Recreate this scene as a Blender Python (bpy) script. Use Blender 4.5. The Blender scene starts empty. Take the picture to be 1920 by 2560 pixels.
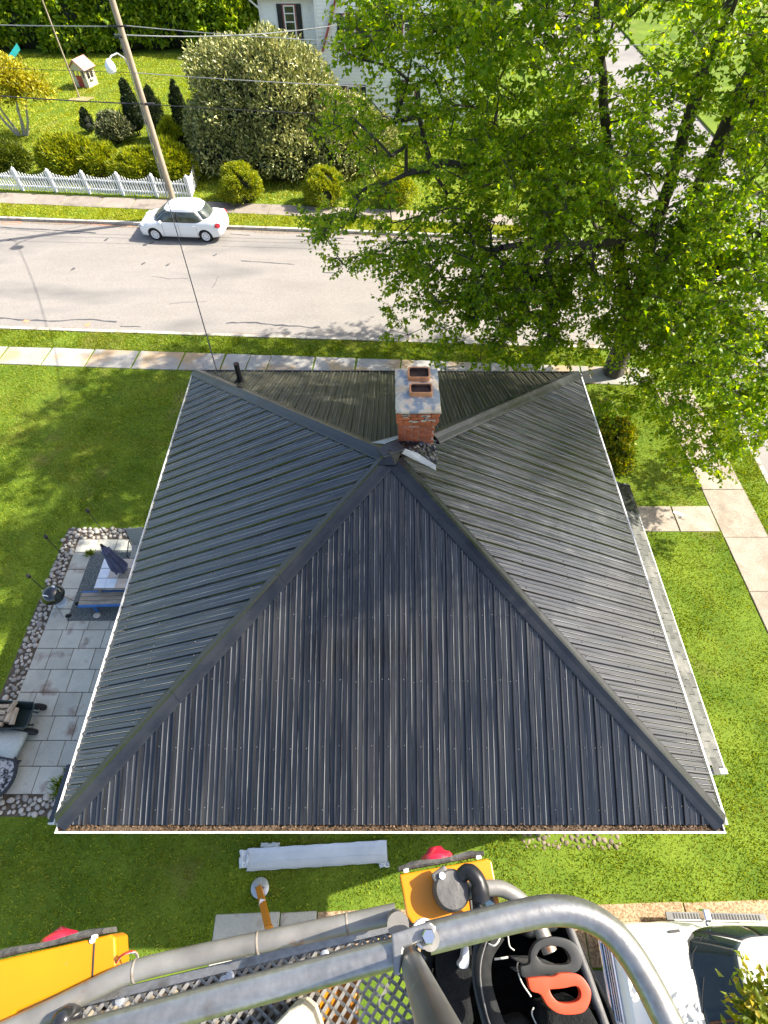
import bpy, bmesh, math, random
import numpy as np
from mathutils import Vector, Matrix, Euler

R = math.radians
scene = bpy.context.scene
col = scene.collection

# ------------------------------------------------------------------ camera
cam_d = bpy.data.cameras.new('camera')
cam = bpy.data.objects.new('camera', cam_d); col.objects.link(cam)
cam.location = (0, 0, 14.2)
cam.rotation_euler = (R(90 - 54.6), 0, 0)
cam_d.sensor_fit = 'VERTICAL'; cam_d.sensor_height = 24.0
cam_d.lens = 24.0 * 1336 / 2560
cam_d.clip_start = 0.05; cam_d.clip_end = 2000
scene.camera = cam

# ------------------------------------------------------------------ sky, sun, exposure
SUN_EL = 43.0
sh = Vector((1.0, 0.27, 0)).normalized()
sun_dir = Vector((sh.x * math.cos(R(SUN_EL)), sh.y * math.cos(R(SUN_EL)), math.sin(R(SUN_EL))))
world = bpy.data.worlds.new('World'); scene.world = world; world.use_nodes = True
wn = world.node_tree; wn.nodes.clear()
wo = wn.nodes.new('ShaderNodeOutputWorld'); bg = wn.nodes.new('ShaderNodeBackground')
sky = wn.nodes.new('ShaderNodeTexSky'); sky.sky_type = 'NISHITA'; sky.sun_disc = False
sky.sun_elevation = R(SUN_EL); sky.sun_rotation = math.atan2(sh.x, sh.y)
bg.inputs['Strength'].default_value = 0.12
sky.dust_density = 2.5; sky.ozone_density = 0.4; sky.air_density = 0.9
wn.links.new(sky.outputs[0], bg.inputs[0]); wn.links.new(bg.outputs[0], wo.inputs[0])
sun_d = bpy.data.lights.new('sun', 'SUN'); sun_d.energy = 4.6; sun_d.angle = R(0.53); sun_d.color = (1.0, 0.93, 0.81)
sun = bpy.data.objects.new('sun', sun_d); col.objects.link(sun)
sun.rotation_euler = (-sun_dir).to_track_quat('-Z', 'Y').to_euler(); sun.location = (30, 10, 40)
vs = scene.view_settings
vs.view_transform = 'Standard'; vs.look = 'None'; vs.gamma = 1.0; vs.use_curve_mapping = False
vs.exposure = 1.5
scene.cycles.max_bounces = 5; scene.cycles.diffuse_bounces = 3; scene.cycles.glossy_bounces = 3; scene.cycles.transmission_bounces = 2; scene.cycles.transparent_max_bounces = 4

# ------------------------------------------------------------------ helpers
def unproj(px, py, z=0.0):
    """world point at height z seen at photo pixel (1920x2560)"""
    th = R(54.6); f = 1336.0
    u = (1280 - py) / f; r = (px - 960) / f
    d = Vector((r, math.cos(th) + u * math.sin(th), -math.sin(th) + u * math.cos(th)))
    return Vector((0, 0, 14.2)) + d * ((z - 14.2) / d.z)
def udep(px, py, dep):
    th = R(54.6); f = 1336.0
    u = (1280 - py) / f; r = (px - 960) / f
    d = Vector((r, math.cos(th) + u * math.sin(th), -math.sin(th) + u * math.cos(th)))
    return Vector((0, 0, 14.2)) + d * dep

MAT = {}
def _ramp(nt, a, b, p0=0.3, p1=0.7):
    r = nt.nodes.new('ShaderNodeValToRGB')
    r.color_ramp.elements[0].position = p0; r.color_ramp.elements[1].position = p1
    r.color_ramp.elements[0].color = (*a, 1); r.color_ramp.elements[1].color = (*b, 1)
    return r
def mat(name, c, c2=None, rough=0.6, metal=0.0, scale=4.0, detail=5, bump=0.0, bscale=60.0, objvar=0.0, spec=0.5, coat=0.0,
        stretch=None, coord='pos', p0=0.3, p1=0.7, fine=0.0, fscale=80.0, stain=None, sscale=1.2, sp=(0.55, 0.7), rvar=0.0, trans=0.0):
    """procedural principled material: two-tone noise, fine grain, optional stains, bump, per-object brightness"""
    if name in MAT: return MAT[name]
    m = bpy.data.materials.new(name); m.use_nodes = True; MAT[name] = m
    nt = m.node_tree; N = nt.nodes; L = nt.links
    b = N['Principled BSDF']
    b.inputs['Roughness'].default_value = rough; b.inputs['Metallic'].default_value = metal
    b.inputs['Specular IOR Level'].default_value = spec; b.inputs['Coat Weight'].default_value = coat
    b.inputs['Coat Roughness'].default_value = 0.05
    if trans: b.inputs['Transmission Weight'].default_value = trans
    if coord == 'pos': src = N.new('ShaderNodeNewGeometry').outputs['Position']
    elif coord == 'obj': src = N.new('ShaderNodeTexCoord').outputs['Object']
    else:
        uvn = N.new('ShaderNodeUVMap'); uvn.uv_map = 'UVMap'; src = uvn.outputs[0]
    if stretch:
        mp = N.new('ShaderNodeMapping'); mp.inputs['Scale'].default_value = stretch; L.new(src, mp.inputs['Vector']); src = mp.outputs[0]
    n1 = N.new('ShaderNodeTexNoise'); n1.inputs['Scale'].default_value = scale; n1.inputs['Detail'].default_value = detail
    L.new(src, n1.inputs['Vector'])
    if c2 is None: c2 = tuple(min(1, v * 1.25) for v in c); c = tuple(v * 0.8 for v in c)
    r1 = _ramp(nt, c, c2, p0, p1); L.new(n1.outputs['Fac'], r1.inputs[0]); out = r1.outputs[0]
    if fine:
        n2 = N.new('ShaderNodeTexNoise'); n2.inputs['Scale'].default_value = fscale; n2.inputs['Detail'].default_value = 3
        L.new(src, n2.inputs['Vector'])
        mx = N.new('ShaderNodeMix'); mx.data_type = 'RGBA'; mx.blend_type = 'OVERLAY'; mx.inputs[0].default_value = fine
        L.new(out, mx.inputs[6]); L.new(n2.outputs['Fac'], mx.inputs[7]); out = mx.outputs[2]
    if stain:
        n3 = N.new('ShaderNodeTexNoise'); n3.inputs['Scale'].default_value = sscale; n3.inputs['Detail'].default_value = 6
        L.new(src, n3.inputs['Vector'])
        r3 = N.new('ShaderNodeMapRange'); r3.inputs[1].default_value = sp[0]; r3.inputs[2].default_value = sp[1]
        L.new(n3.outputs['Fac'], r3.inputs[0])
        mx = N.new('ShaderNodeMix'); mx.data_type = 'RGBA'; L.new(r3.outputs[0], mx.inputs[0])
        L.new(out, mx.inputs[6]); mx.inputs[7].default_value = (*stain, 1); out = mx.outputs[2]
    if objvar:
        oi = N.new('ShaderNodeObjectInfo'); mr = N.new('ShaderNodeMapRange')
        mr.inputs[3].default_value = 1 - objvar; mr.inputs[4].default_value = 1 + objvar
        L.new(oi.outputs['Random'], mr.inputs[0])
        hs = N.new('ShaderNodeHueSaturation'); L.new(out, hs.inputs['Color']); L.new(mr.outputs[0], hs.inputs['Value']); out = hs.outputs[0]
    L.new(out, b.inputs['Base Color'])
    if rvar:
        mr = N.new('ShaderNodeMapRange'); mr.inputs[3].default_value = max(0.02, rough - rvar); mr.inputs[4].default_value = rough + rvar
        mr.inputs[1].default_value = 0.3; mr.inputs[2].default_value = 0.7
        L.new(n1.outputs['Fac'], mr.inputs[0]); L.new(mr.outputs[0], b.inputs['Roughness'])
    if bump:
        nb = N.new('ShaderNodeTexNoise'); nb.inputs['Scale'].default_value = bscale; nb.inputs['Detail'].default_value = 4
        L.new(src, nb.inputs['Vector'])
        bp = N.new('ShaderNodeBump'); bp.inputs['Strength'].default_value = bump; bp.inputs['Distance'].default_value = 0.02
        L.new(nb.outputs['Fac'], bp.inputs['Height']); L.new(bp.outputs[0], b.inputs['Normal'])
    return m
def leafmat(name, a, b, mid=None, rough=0.45, transl=0.4, tcol=None, spec=0.35, patch=None, pscale=0.6, pr=(.5, .75)):
    if name in MAT: return MAT[name]
    m = bpy.data.materials.new(name); m.use_nodes = True; MAT[name] = m
    nt = m.node_tree; N = nt.nodes; L = nt.links; pb = N['Principled BSDF']
    pb.inputs['Roughness'].default_value = rough; pb.inputs['Specular IOR Level'].default_value = spec
    g = N.new('ShaderNodeNewGeometry'); r = _ramp(nt, a, b, 0.0, 1.0)
    if mid:
        e = r.color_ramp.elements.new(0.55); e.color = (*mid, 1)
    L.new(g.outputs['Random Per Island'], r.inputs[0]); base = r.outputs[0]
    if patch:
        n = N.new('ShaderNodeTexNoise'); n.inputs['Scale'].default_value = pscale; n.inputs['Detail'].default_value = 7; n.inputs['Roughness'].default_value = .65; L.new(g.outputs['Position'], n.inputs['Vector'])
        mr = N.new('ShaderNodeMapRange'); mr.inputs[1].default_value = pr[0]; mr.inputs[2].default_value = pr[1]; mr.inputs[4].default_value = .75; L.new(n.outputs['Fac'], mr.inputs[0])
        mxc = N.new('ShaderNodeMix'); mxc.data_type = 'RGBA'; L.new(mr.outputs[0], mxc.inputs[0]); L.new(base, mxc.inputs[6]); mxc.inputs[7].default_value = (*patch, 1); base = mxc.outputs[2]
    L.new(base, pb.inputs['Base Color'])
    t = N.new('ShaderNodeBsdfTranslucent'); hs = N.new('ShaderNodeHueSaturation')
    hs.inputs['Hue'].default_value = 0.49; hs.inputs['Saturation'].default_value = 1.15; hs.inputs['Value'].default_value = 1.5
    L.new(base, hs.inputs['Color']); L.new(hs.outputs[0], t.inputs['Color'])
    mx = N.new('ShaderNodeMixShader'); mx.inputs[0].default_value = transl
    L.new(pb.outputs[0], mx.inputs[1]); L.new(t.outputs[0], mx.inputs[2])
    L.new(mx.outputs[0], N['Material Output'].inputs['Surface'])
    return m

TM = {}     # world matrices of things
def tag(o, label=None, cat=None, group=None, kind=None):
    if label: o['label'] = label
    if cat: o['category'] = cat
    if group: o['group'] = group
    if kind: o['kind'] = kind
    return o
def thing(name, label, cat, loc=(0, 0, 0), rz=0.0, group=None):
    o = bpy.data.objects.new(name, None); col.objects.link(o); o.empty_display_size = 0.2
    o.location = loc; o.rotation_euler = (0, 0, rz)
    TM[o] = Matrix.Translation(Vector(loc)) @ Matrix.Rotation(rz, 4, 'Z')
    return tag(o, label, cat, group)
def copy_tree(o, loc=None, rz=None, parent=None):
    c = o.copy(); col.objects.link(c); c.parent = parent
    if loc is not None: c.location = loc
    if rz is not None: c.rotation_euler = (0, 0, rz)
    for ch in list(o.children): copy_tree(ch, parent=c)
    return c
def inst(name, me, parent, loc=(0, 0, 0), rot=(0, 0, 0), scale=(1, 1, 1)):
    """one object sharing mesh data, in its parent's local space"""
    o = bpy.data.objects.new(name, me); col.objects.link(o); o.parent = parent
    o.location = loc; o.rotation_euler = rot; o.scale = scale
    return o

class MB:
    def __init__(s): s.v = []; s.f = []
    def add(s, vs_, fs_, m=None):
        k = len(s.v)
        for p in vs_:
            p = Vector(p); s.v.append(m @ p if m is not None else p)
        for f in fs_: s.f.append(tuple(i + k for i in f))
        return s
    def box(s, x0, x1, y0, y1, z0, z1, m=None):
        return s.add([(x0, y0, z0), (x1, y0, z0), (x1, y1, z0), (x0, y1, z0), (x0, y0, z1), (x1, y0, z1), (x1, y1, z1), (x0, y1, z1)],
                     [(3, 2, 1, 0), (4, 5, 6, 7), (0, 1, 5, 4), (1, 2, 6, 5), (2, 3, 7, 6), (3, 0, 4, 7)], m)
    def cbox(s, c, sz, rz=0, m=None):
        M_ = Matrix.Translation(Vector(c)) @ Matrix.Rotation(rz, 4, 'Z')
        if m is not None: M_ = m @ M_
        a, b, d = sz[0] / 2, sz[1] / 2, sz[2] / 2
        return s.box(-a, a, -b, b, -d, d, M_)
    def beam(s, p, q, w, h, up=(0, 0, 1)):
        p = Vector(p); q = Vector(q); d = (q - p); ln = d.length; d.normalize()
        u = Vector(up); sd = d.cross(u)
        if sd.length < 1e-4: sd = d.cross(Vector((1, 0, 0)))
        sd.normalize(); u = sd.cross(d)
        m = Matrix((( d.x, sd.x, u.x, p.x), (d.y, sd.y, u.y, p.y), (d.z, sd.z, u.z, p.z), (0, 0, 0, 1)))
        return s.box(0, ln, -w / 2, w / 2, -h / 2, h / 2, m)
    def tube(s, pts, r, seg=8, cap=True, closed=False, flat=1.0, up=None):
        pts = [Vector(p) for p in pts]; n = len(pts)
        rs = r if isinstance(r, (list, tuple)) else [r] * n
        k = len(s.v); prev = None
        for i, p in enumerate(pts):
            if closed: d = pts[(i + 1) % n] - pts[i - 1]
            else: d = pts[min(i + 1, n - 1)] - pts[max(i - 1, 0)]
            d.normalize()
            if up is not None: a = d.cross(Vector(up))
            elif prev is None: a = d.cross(Vector((0, 0, 1)) if abs(d.z) < 0.9 else Vector((1, 0, 0)))
            else: a = prev - d * prev.dot(d)
            a.normalize(); prev = a; b = d.cross(a)
            for j in range(seg):
                t = 2 * math.pi * j / seg
                s.v.append(p + a * (math.cos(t) * rs[i]) + b * (math.sin(t) * rs[i] * flat))
        for i in range(n if closed else n - 1):
            i2 = (i + 1) % n
            for j in range(seg):
                j2 = (j + 1) % seg
                s.f.append((k + i * seg + j, k + i * seg + j2, k + i2 * seg + j2, k + i2 * seg + j))
        if cap and not closed:
            s.f.append(tuple(k + j for j in reversed(range(seg)))); s.f.append(tuple(k + (n - 1) * seg + j for j in range(seg)))
        return s
    def lathe(s, prof, c=(0, 0, 0), seg=24, m=None):
        M_ = Matrix.Translation(Vector(c))
        if m is not None: M_ = m
        vs_ = []; fs_ = []
        for (r, z) in prof:
            for j in range(seg):
                t = 2 * math.pi * j / seg; vs_.append((r * math.cos(t), r * math.sin(t), z))
        for i in range(len(prof) - 1):
            for j in range(seg):
                j2 = (j + 1) % seg
                fs_.append((i * seg + j, i * seg + j2, (i + 1) * seg + j2, (i + 1) * seg + j))
        if prof[0][0] > 1e-5: fs_.append(tuple(reversed(range(seg))))
        if prof[-1][0] > 1e-5: fs_.append(tuple((len(prof) - 1) * seg + j for j in range(seg)))
        return s.add(vs_, fs_, M_)
    def prism(s, poly, z0, z1, m=None):
        n = len(poly)
        vs_ = [(p[0], p[1], z0) for p in poly] + [(p[0], p[1], z1) for p in poly]
        fs_ = [tuple(reversed(range(n))), tuple(range(n, 2 * n))] + [(i, (i + 1) % n, n + (i + 1) % n, n + i) for i in range(n)]
        return s.add(vs_, fs_, m)
    def quad(s, a, b, c, d): return s.add([a, b, c, d], [(0, 1, 2, 3)])
    def mesh(s, name, material=None, smooth=None, m=None):
        me = bpy.data.meshes.new(name)
        vs_ = [(m @ p) if m is not None else p for p in s.v]
        me.from_pydata([tuple(p) for p in vs_], [], s.f); me.update()
        if material is not None: me.materials.append(MAT[material] if isinstance(material, str) else material)
        if smooth is not None:
            me.shade_smooth()
            if smooth < 180: me.set_sharp_from_angle(angle=R(smooth))
        return me
    def build(s, name, material, parent=None, smooth=None, bevel=0.0, world_=False, seg=2, fix=True):
        m = None
        if parent is not None and world_:
            root = parent
            while root.parent is not None: root = root.parent
            m = TM[root].inverted() if root in TM else None
        me = s.mesh(name, material, None, m)
        if fix:
            bm = bmesh.new(); bm.from_mesh(me); bmesh.ops.remove_doubles(bm, verts=bm.verts, dist=1e-5)
            bmesh.ops.recalc_face_normals(bm, faces=bm.faces); bm.to_mesh(me); bm.free()
        if smooth is not None:
            me.shade_smooth()
            if smooth < 180: me.set_sharp_from_angle(angle=R(smooth))
        o = bpy.data.objects.new(name, me); col.objects.link(o); o.parent = parent
        if bevel:
            b = o.modifiers.new('bevel', 'BEVEL'); b.width = bevel; b.segments = seg; b.limit_method = 'ANGLE'; b.angle_limit = R(40)
        return o
def np_mesh(name, V, F, material):
    """V (n,3) float, F (m,k) int"""
    V = np.ascontiguousarray(V, dtype=np.float32); F = np.ascontiguousarray(F, dtype=np.int32)
    me = bpy.data.meshes.new(name); k = F.shape[1]
    me.vertices.add(len(V)); me.vertices.foreach_set('co', V.ravel())
    me.loops.add(F.size); me.loops.foreach_set('vertex_index', F.ravel())
    me.polygons.add(len(F)); me.polygons.foreach_set('loop_start', np.arange(0, F.size, k, dtype=np.int32))
    try: me.polygons.foreach_set('loop_total', np.full(len(F), k, dtype=np.int32))
    except Exception: pass
    me.update(calc_edges=True); me.validate()
    me.materials.append(MAT[material] if isinstance(material, str) else material)
    return me
def np_obj(name, V, F, material, parent=None, offset=(0, 0, 0)):
    o = bpy.data.objects.new(name, np_mesh(name, V - np.array(offset), F, material)); col.objects.link(o); o.parent = parent
    return o
def unit(a): return a / np.maximum(np.linalg.norm(a, axis=1, keepdims=True), 1e-9)
def leaves(P, D, Nn, L, W, fold=0.25, rng=None):
    """two-triangle folded leaves: base P, direction D, normal Nn, length L, width W (arrays)"""
    n = len(P); D = unit(D); S = unit(np.cross(D, Nn)); Nn = np.cross(S, D)
    L = np.broadcast_to(L, n)[:, None]; W = np.broadcast_to(W, n)[:, None]
    V = np.empty((n, 4, 3)); V[:, 0] = P
    mid = P + D * L * 0.45
    V[:, 1] = mid + S * W * 0.5 + Nn * W * fold; V[:, 2] = P + D * L - Nn * L * 0.12; V[:, 3] = mid - S * W * 0.5 + Nn * W * fold
    i = np.arange(n)[:, None] * 4
    F = np.concatenate([i + np.array([[0, 1, 2]]), i + np.array([[0, 2, 3]])])
    return V.reshape(-1, 3), F
def vnoise(P, s, seed=0):
    """cheap smooth pseudo noise in [-1,1]"""
    r = np.random.RandomState(seed); out = np.zeros(len(P))
    for k in range(5):
        w = r.normal(size=3); w /= np.linalg.norm(w); out += np.sin(P @ w * s * (0.7 + 0.35 * k) + r.uniform(0, 6.28))
    return out / 3.2
# ------------------------------------------------------------------ materials of the place
mat('lawn_mat', (0.065, 0.115, 0.012), (0.14, 0.195, 0.02), rough=0.9, scale=0.8, detail=8, bump=0.8, bscale=22, fine=0.5, fscale=30, spec=0.1, stain=(0.17, 0.14, 0.05), sscale=0.55, sp=(0.6, 0.78))
leafmat('grass_mat', (0.06, 0.125, 0.006), (0.38, 0.41, 0.03), mid=(0.18, 0.25, 0.010), rough=0.55, transl=0.35, patch=(0.30, 0.27, 0.06), pscale=.5, pr=(.48, .70))
leafmat('far_grass_mat', (0.18, 0.23, 0.008), (0.52, 0.50, 0.03), mid=(0.32, 0.37, 0.014), rough=0.6, transl=0.3, patch=(0.36, 0.31, 0.06), pscale=.3, pr=(.52, .72))
mat('asphalt_mat', (0.215, 0.197, 0.178), (0.275, 0.253, 0.23), rough=0.85, scale=0.5, detail=10, bump=0.25, bscale=90, fine=0.55, fscale=55, spec=0.2, stain=(0.15, 0.143, 0.135), sscale=0.5, sp=(0.50, 0.72), stretch=(0.35, 1, 1))
mat('side_asphalt_mat', (0.18, 0.17, 0.16), (0.24, 0.225, 0.21), rough=0.85, scale=0.5, detail=10, bump=0.25, bscale=90, fine=0.5, fscale=55, spec=0.2)
mat('kerb_mat', (0.30, 0.28, 0.24), (0.42, 0.39, 0.34), rough=0.9, scale=3, bump=0.4, objvar=0.12, fine=0.4, stain=(0.16, 0.13, 0.09), sscale=2.5)
mat('far_walk_mat', (0.21, 0.175, 0.15), (0.28, 0.24, 0.20), rough=0.9, scale=2, bump=0.3, objvar=0.10, fine=0.45, fscale=40, stain=(0.13, 0.11, 0.09), sscale=0.9)
mat('near_walk_mat', (0.24, 0.232, 0.215), (0.31, 0.297, 0.275), rough=0.9, scale=1.3, detail=8, bump=0.4, objvar=0.10, fine=0.4, fscale=40, stain=(0.34, 0.25, 0.15), sscale=0.8, sp=(0.5, 0.62))
mat('side_walk_mat', (0.24, 0.195, 0.15), (0.33, 0.28, 0.225), rough=0.9, scale=2, detail=8, bump=0.5, bscale=35, objvar=0.08, fine=0.7, fscale=28, stain=(0.20, 0.165, 0.125), sscale=1.3)
mat('gravel_walk_mat', (0.20, 0.125, 0.06), (0.44, 0.31, 0.19), rough=0.95, scale=26, detail=4, bump=0.9, bscale=40, objvar=0.08, fine=0.6, fscale=45, p0=0.38, p1=0.62)
mat('slab_mat', (0.37, 0.365, 0.31), (0.48, 0.47, 0.40), rough=0.85, scale=2.2, detail=8, bump=0.3, objvar=0.12, fine=0.35, fscale=45, stain=(0.20, 0.15, 0.12), sscale=2.2, sp=(0.56, 0.72))
mat('soil_mat', (0.06, 0.045, 0.03), (0.13, 0.10, 0.07), rough=0.95, scale=8, bump=0.8, bscale=30)
mat('bare_dirt_mat', (0.30, 0.22, 0.13), (0.40, 0.30, 0.20), rough=0.95, scale=5, bump=0.4)
mat('pebble_mat', (0.22, 0.20, 0.17), (0.50, 0.46, 0.40), rough=0.7, scale=6, objvar=0.38, fine=0.3, coord='obj', bump=0.2)
mat('tar_mat', (0.045, 0.045, 0.048), (0.075, 0.075, 0.08), rough=0.55)
mat('orange_paint_mat', (0.62, 0.22, 0.10), (0.45, 0.24, 0.15), rough=0.9, scale=9)
mat('rubber_mat_mat', (0.035, 0.045, 0.045), (0.20, 0.22, 0.21), rough=0.95, scale=34, detail=6, bump=0.8, bscale=55, p0=0.38, p1=0.66)

rng = np.random.RandomState(7); rnd = random.Random(11)
def structure(o): o['kind'] = 'structure'; return o

# ------------------------------------------------------------------ ground, roads, lawns
def sheet(name, poly, z, m):
    b = MB(); b.add([(p[0], p[1], z) for p in poly], [tuple(range(len(poly)))]); return structure(b.build(name, m, fix=False))
sheet('ground', [(-500, -300), (500, -300), (500, 900), (-500, 900)], -0.16, 'lawn_mat')
nk = lambda x: 19.10 - 0.052 * x          # near edge of the carriageway
fk = lambda x: 27.85 - 0.0755 * x         # far edge
SX0, SX1 = 13.15, 21.5                    # side street
sheet('road', [(-90, nk(-90) - .3), (90, nk(90) - .3), (90, fk(90) + .3), (-90, fk(-90) + .3)], -0.12, 'asphalt_mat')
sheet('side_street', [(SX0 - .2, -40), (SX1 + .2, -40), (SX1 + .2, 120), (SX0 - .2, 120)], -0.124, 'side_asphalt_mat')
def lawn(name, poly):
    b = MB(); b.prism(poly, -0.15, 0.0); return structure(b.build(name, 'lawn_mat'))
def corner(cx, cy, r, a0, a1, n=8):
    return [(cx + r * math.cos(R(a0 + (a1 - a0) * i / n)), cy + r * math.sin(R(a0 + (a1 - a0) * i / n))) for i in range(n + 1)]
KW = 0.17
lawn('lawn', [(-90, -40), (SX0 - KW, -40)] + corner(SX0 - KW - 3, nk(10) - KW - 3.1, 3, 0, 90) + [(-90, nk(-90) - KW)])
lawn('far_lawn', [(-90, fk(-90) + KW)] + corner(SX0 - KW - 3, fk(10) + KW + 2.9, 3, -90, 0) + [(SX0 - KW, 140), (-90, 140)])
lawn('far_right_lawn', [(SX1 + KW, fk(SX1) + KW), (90, fk(90) + KW), (90, 140), (SX1 + KW, 140)])
lawn('right_lawn', [(SX1 + KW, -40), (90, -40), (90, nk(90) - KW), (SX1 + KW, nk(SX1) - KW)])

# kerbs: stones laid end to end, each a piece of its own
def kerb(name, fn, x0, x1, ln, sgn):
    root = structure(bpy.data.objects.new(name, None)); col.objects.link(root)
    b = MB(); b.box(-ln / 2 + 0.006, ln / 2 - 0.006, -KW / 2, KW / 2, -0.15, 0.018)
    me = b.mesh('kerb_stone', 'kerb_mat'); x = x0
    while x < x1:
        xc = x + ln / 2; sl = math.atan(fn(xc + .5) - fn(xc - .5))
        inst('kerb_stone', me, root, (xc, fn(xc) + sgn * KW / 2, rnd.uniform(-.01, .004)), (rnd.uniform(-.02, .02), 0, sl))
        x += ln
kerb('near_kerb', nk, -20, 10, 2.2, -1)
kerb('far_kerb', fk, -24, 10, 2.2, 1)
root = structure(bpy.data.objects.new('side_kerb', None)); col.objects.link(root)
me = MB().box(-KW / 2, KW / 2, -1.1, 1.1, -0.15, 0.018).mesh('kerb_stone', 'kerb_mat')
for i in range(9): inst('kerb_stone', me, root, (SX0 - KW / 2, -4.5 + i * 2.212, 0))

# pavements: slabs one by one
def slab_poly(root, poly, z0, z1, m, name='paving_slab', jit=0.006, bev=0.012):
    c = Vector((sum(p[0] for p in poly) / len(poly), sum(p[1] for p in poly) / len(poly), 0))
    b = MB(); b.prism([(p[0] - c.x, p[1] - c.y) for p in poly], z0, z1)
    o = b.build(name, m, root); o.location = (c.x, c.y, rnd.uniform(-jit, jit)); o.rotation_euler = (rnd.uniform(-.006, .006), rnd.uniform(-.006, .006), 0)
    if bev:
        mo = o.modifiers.new('bevel', 'BEVEL'); mo.width = bev; mo.segments = 1; mo.limit_method = 'ANGLE'
    return o
def walk(name, lo, hi, xs, m, gap=0.02, z=0.02, skew=0.1):
    root = structure(bpy.data.objects.new(name, None)); col.objects.link(root)
    for a, b in zip(xs[:-1], xs[1:]):
        s = rnd.uniform(-.04, .04); a1, b1 = a + gap, b - gap
        slab_poly(root, [(a1 + skew * 0, lo(a1) + rnd.uniform(-.02, .02)), (b1, lo(b1)), (b1 + skew + s, hi(b1 + skew)), (a1 + skew, hi(a1 + skew) + rnd.uniform(-.02, .02))], -0.05, z, m)
    return root
xs = [-19.3, -17.6, -15.75, -13.9, -12.1, -10.2, -8.3, -6.6, -5.6, -4.75, -2.9, -1.2, .6, 2.4, 4.2, 6.0, 7.8, 9.6, 10.7]
walk('near_sidewalk', lambda x: 16.66 - .05 * x, lambda x: 17.74 - .052 * x, xs, 'near_walk_mat', gap=0.03, z=0.03)
walk('far_sidewalk', lambda x: 29.2 - .087 * x, lambda x: 30.32 - .09 * x, [-27.2 + 1.9 * i for i in range(20)], 'far_walk_mat', z=0.025)
# pavement on the right and the path from the porch to it
root = structure(bpy.data.objects.new('right_sidewalk', None)); col.objects.link(root)
xl = lambda y: 10.95 - 0.02 * y - .06; xr = lambda y: 12.35 - 0.025 * y
ys = [-6, -4.1, -2.3, -.4, 1.5, 3.4, 5.3, 7.2, 9.1, 11.0, 12.9, 14.8, 16.0]
for a, b in zip(ys[:-1], ys[1:]):
    slab_poly(root, [(xl(a), a + .008), (xr(a), a + .008 + rnd.uniform(-.02, .01)), (xr(b), b - .008), (xl(b), b - .008)], -.05, .03, 'side_walk_mat')
root = structure(bpy.data.objects.new('porch_path', None)); col.objects.link(root)
for a, b in ((6.6, 8.0), (8.0, 9.4), (9.4, 10.68)):
    slab_poly(root, [(a + .015, 9.32), (b - .015, 9.33), (b - .015, 10.32), (a + .015, 10.3)], -.05, .026, 'side_walk_mat')
# path in front of the house
root = structure(bpy.data.objects.new('front_path', None)); col.objects.link(root)
for a, b, m in ((-3.58, -2.2, 'slab_mat'), (-2.2, -1.42, 'slab_mat'), (-1.42, -.1, 'gravel_walk_mat'), (-.1, 2.0, 'gravel_walk_mat'), (2.0, 4.2, 'gravel_walk_mat'), (4.2, 6.4, 'gravel_walk_mat'), (6.4, 8.6, 'gravel_walk_mat'), (8.6, 10.7, 'gravel_walk_mat')):
    slab_poly(root, [(a + .012, -1.25 if a > -2 else -1.3), (b - .012, -1.25), (b - .012, -.36 + .02 * (b + 3)), (a + .012, -.38 + .02 * (a + 3))], -.05, .02, m)
sheet('driveway', [(1.5, -6.5), (10.8, -6.5), (10.8, -1.3), (1.5, -1.3)], 0.006, 'side_asphalt_mat')

# tar seams and paint marks on the road
roadroot = bpy.data.objects['road']
def seam(pxs, w=0.035, m='tar_mat', name='tar_seam', dz=0.004, amp=0.05):
    P = [unproj(x, y, -0.12) for x, y in pxs]; pts = []
    for a, b in zip(P[:-1], P[1:]):
        n = max(2, int((b - a).length / 0.25))
        for i in range(n): pts.append(a.lerp(b, i / n))
    pts.append(P[-1]); off = 0; B = MB(); prevl = None
    for i, p in enumerate(pts):
        off = off * .8 + rnd.uniform(-amp, amp); d = (pts[min(i + 1, len(pts) - 1)] - pts[max(i - 1, 0)]); s = Vector((-d.y, d.x, 0)); s.normalize()
        ww = w * rnd.uniform(.5, 1.3); c = Vector((p.x, p.y, -0.12 + dz)) + s * off
        B.v += [c + s * ww, c - s * ww]
        if i: k = 2 * i; B.f.append((k - 2, k - 1, k + 1, k))
    B.build(name, m, roadroot, fix=False)
seam([(0, 795), (60, 802), (150, 800), (230, 797), (292, 804)], .045)
seam([(300, 816), (352, 817)], .025); seam([(565, 810), (640, 806), (690, 812), (780, 818), (800, 815)], .045)
seam([(602, 652), (660, 656), (735, 661)], .03, amp=.01); seam([(806, 681), (840, 682)], .03, amp=.01)
seam([(0, 568), (60, 573), (130, 575), (240, 583)], .05, amp=.02); seam([(575, 585), (625, 588)], .04, amp=.02); seam([(740, 590), (790, 594), (860, 596)], .05, amp=.02)
seam([(530, 720), (540, 705), (545, 690)], .014); seam([(380, 690), (420, 697), (470, 698)], .012); seam([(420, 760), (520, 752)], .012)
for x, y in ((182, 673), (358, 659), (420, 662), (537, 637), (23, 600), (265, 599), (378, 608)): seam([(x - 5, y + 3), (x, y), (x + 5, y - 3)], .05, name='tar_spot', amp=.02)
seam([(5, 557), (50, 553), (56, 560), (10, 562), (5, 557)], .03, 'orange_paint_mat', 'paint_mark', .008); seam([(90, 553), (140, 556), (330, 566)], .03, 'orange_paint_mat', 'paint_mark', .008, .03)
seam([(58, 803), (70, 806)], .1, 'orange_paint_mat', 'paint_mark', .008); seam([(212, 814), (225, 812)], .12, 'orange_paint_mat', 'paint_mark', .008)

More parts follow.
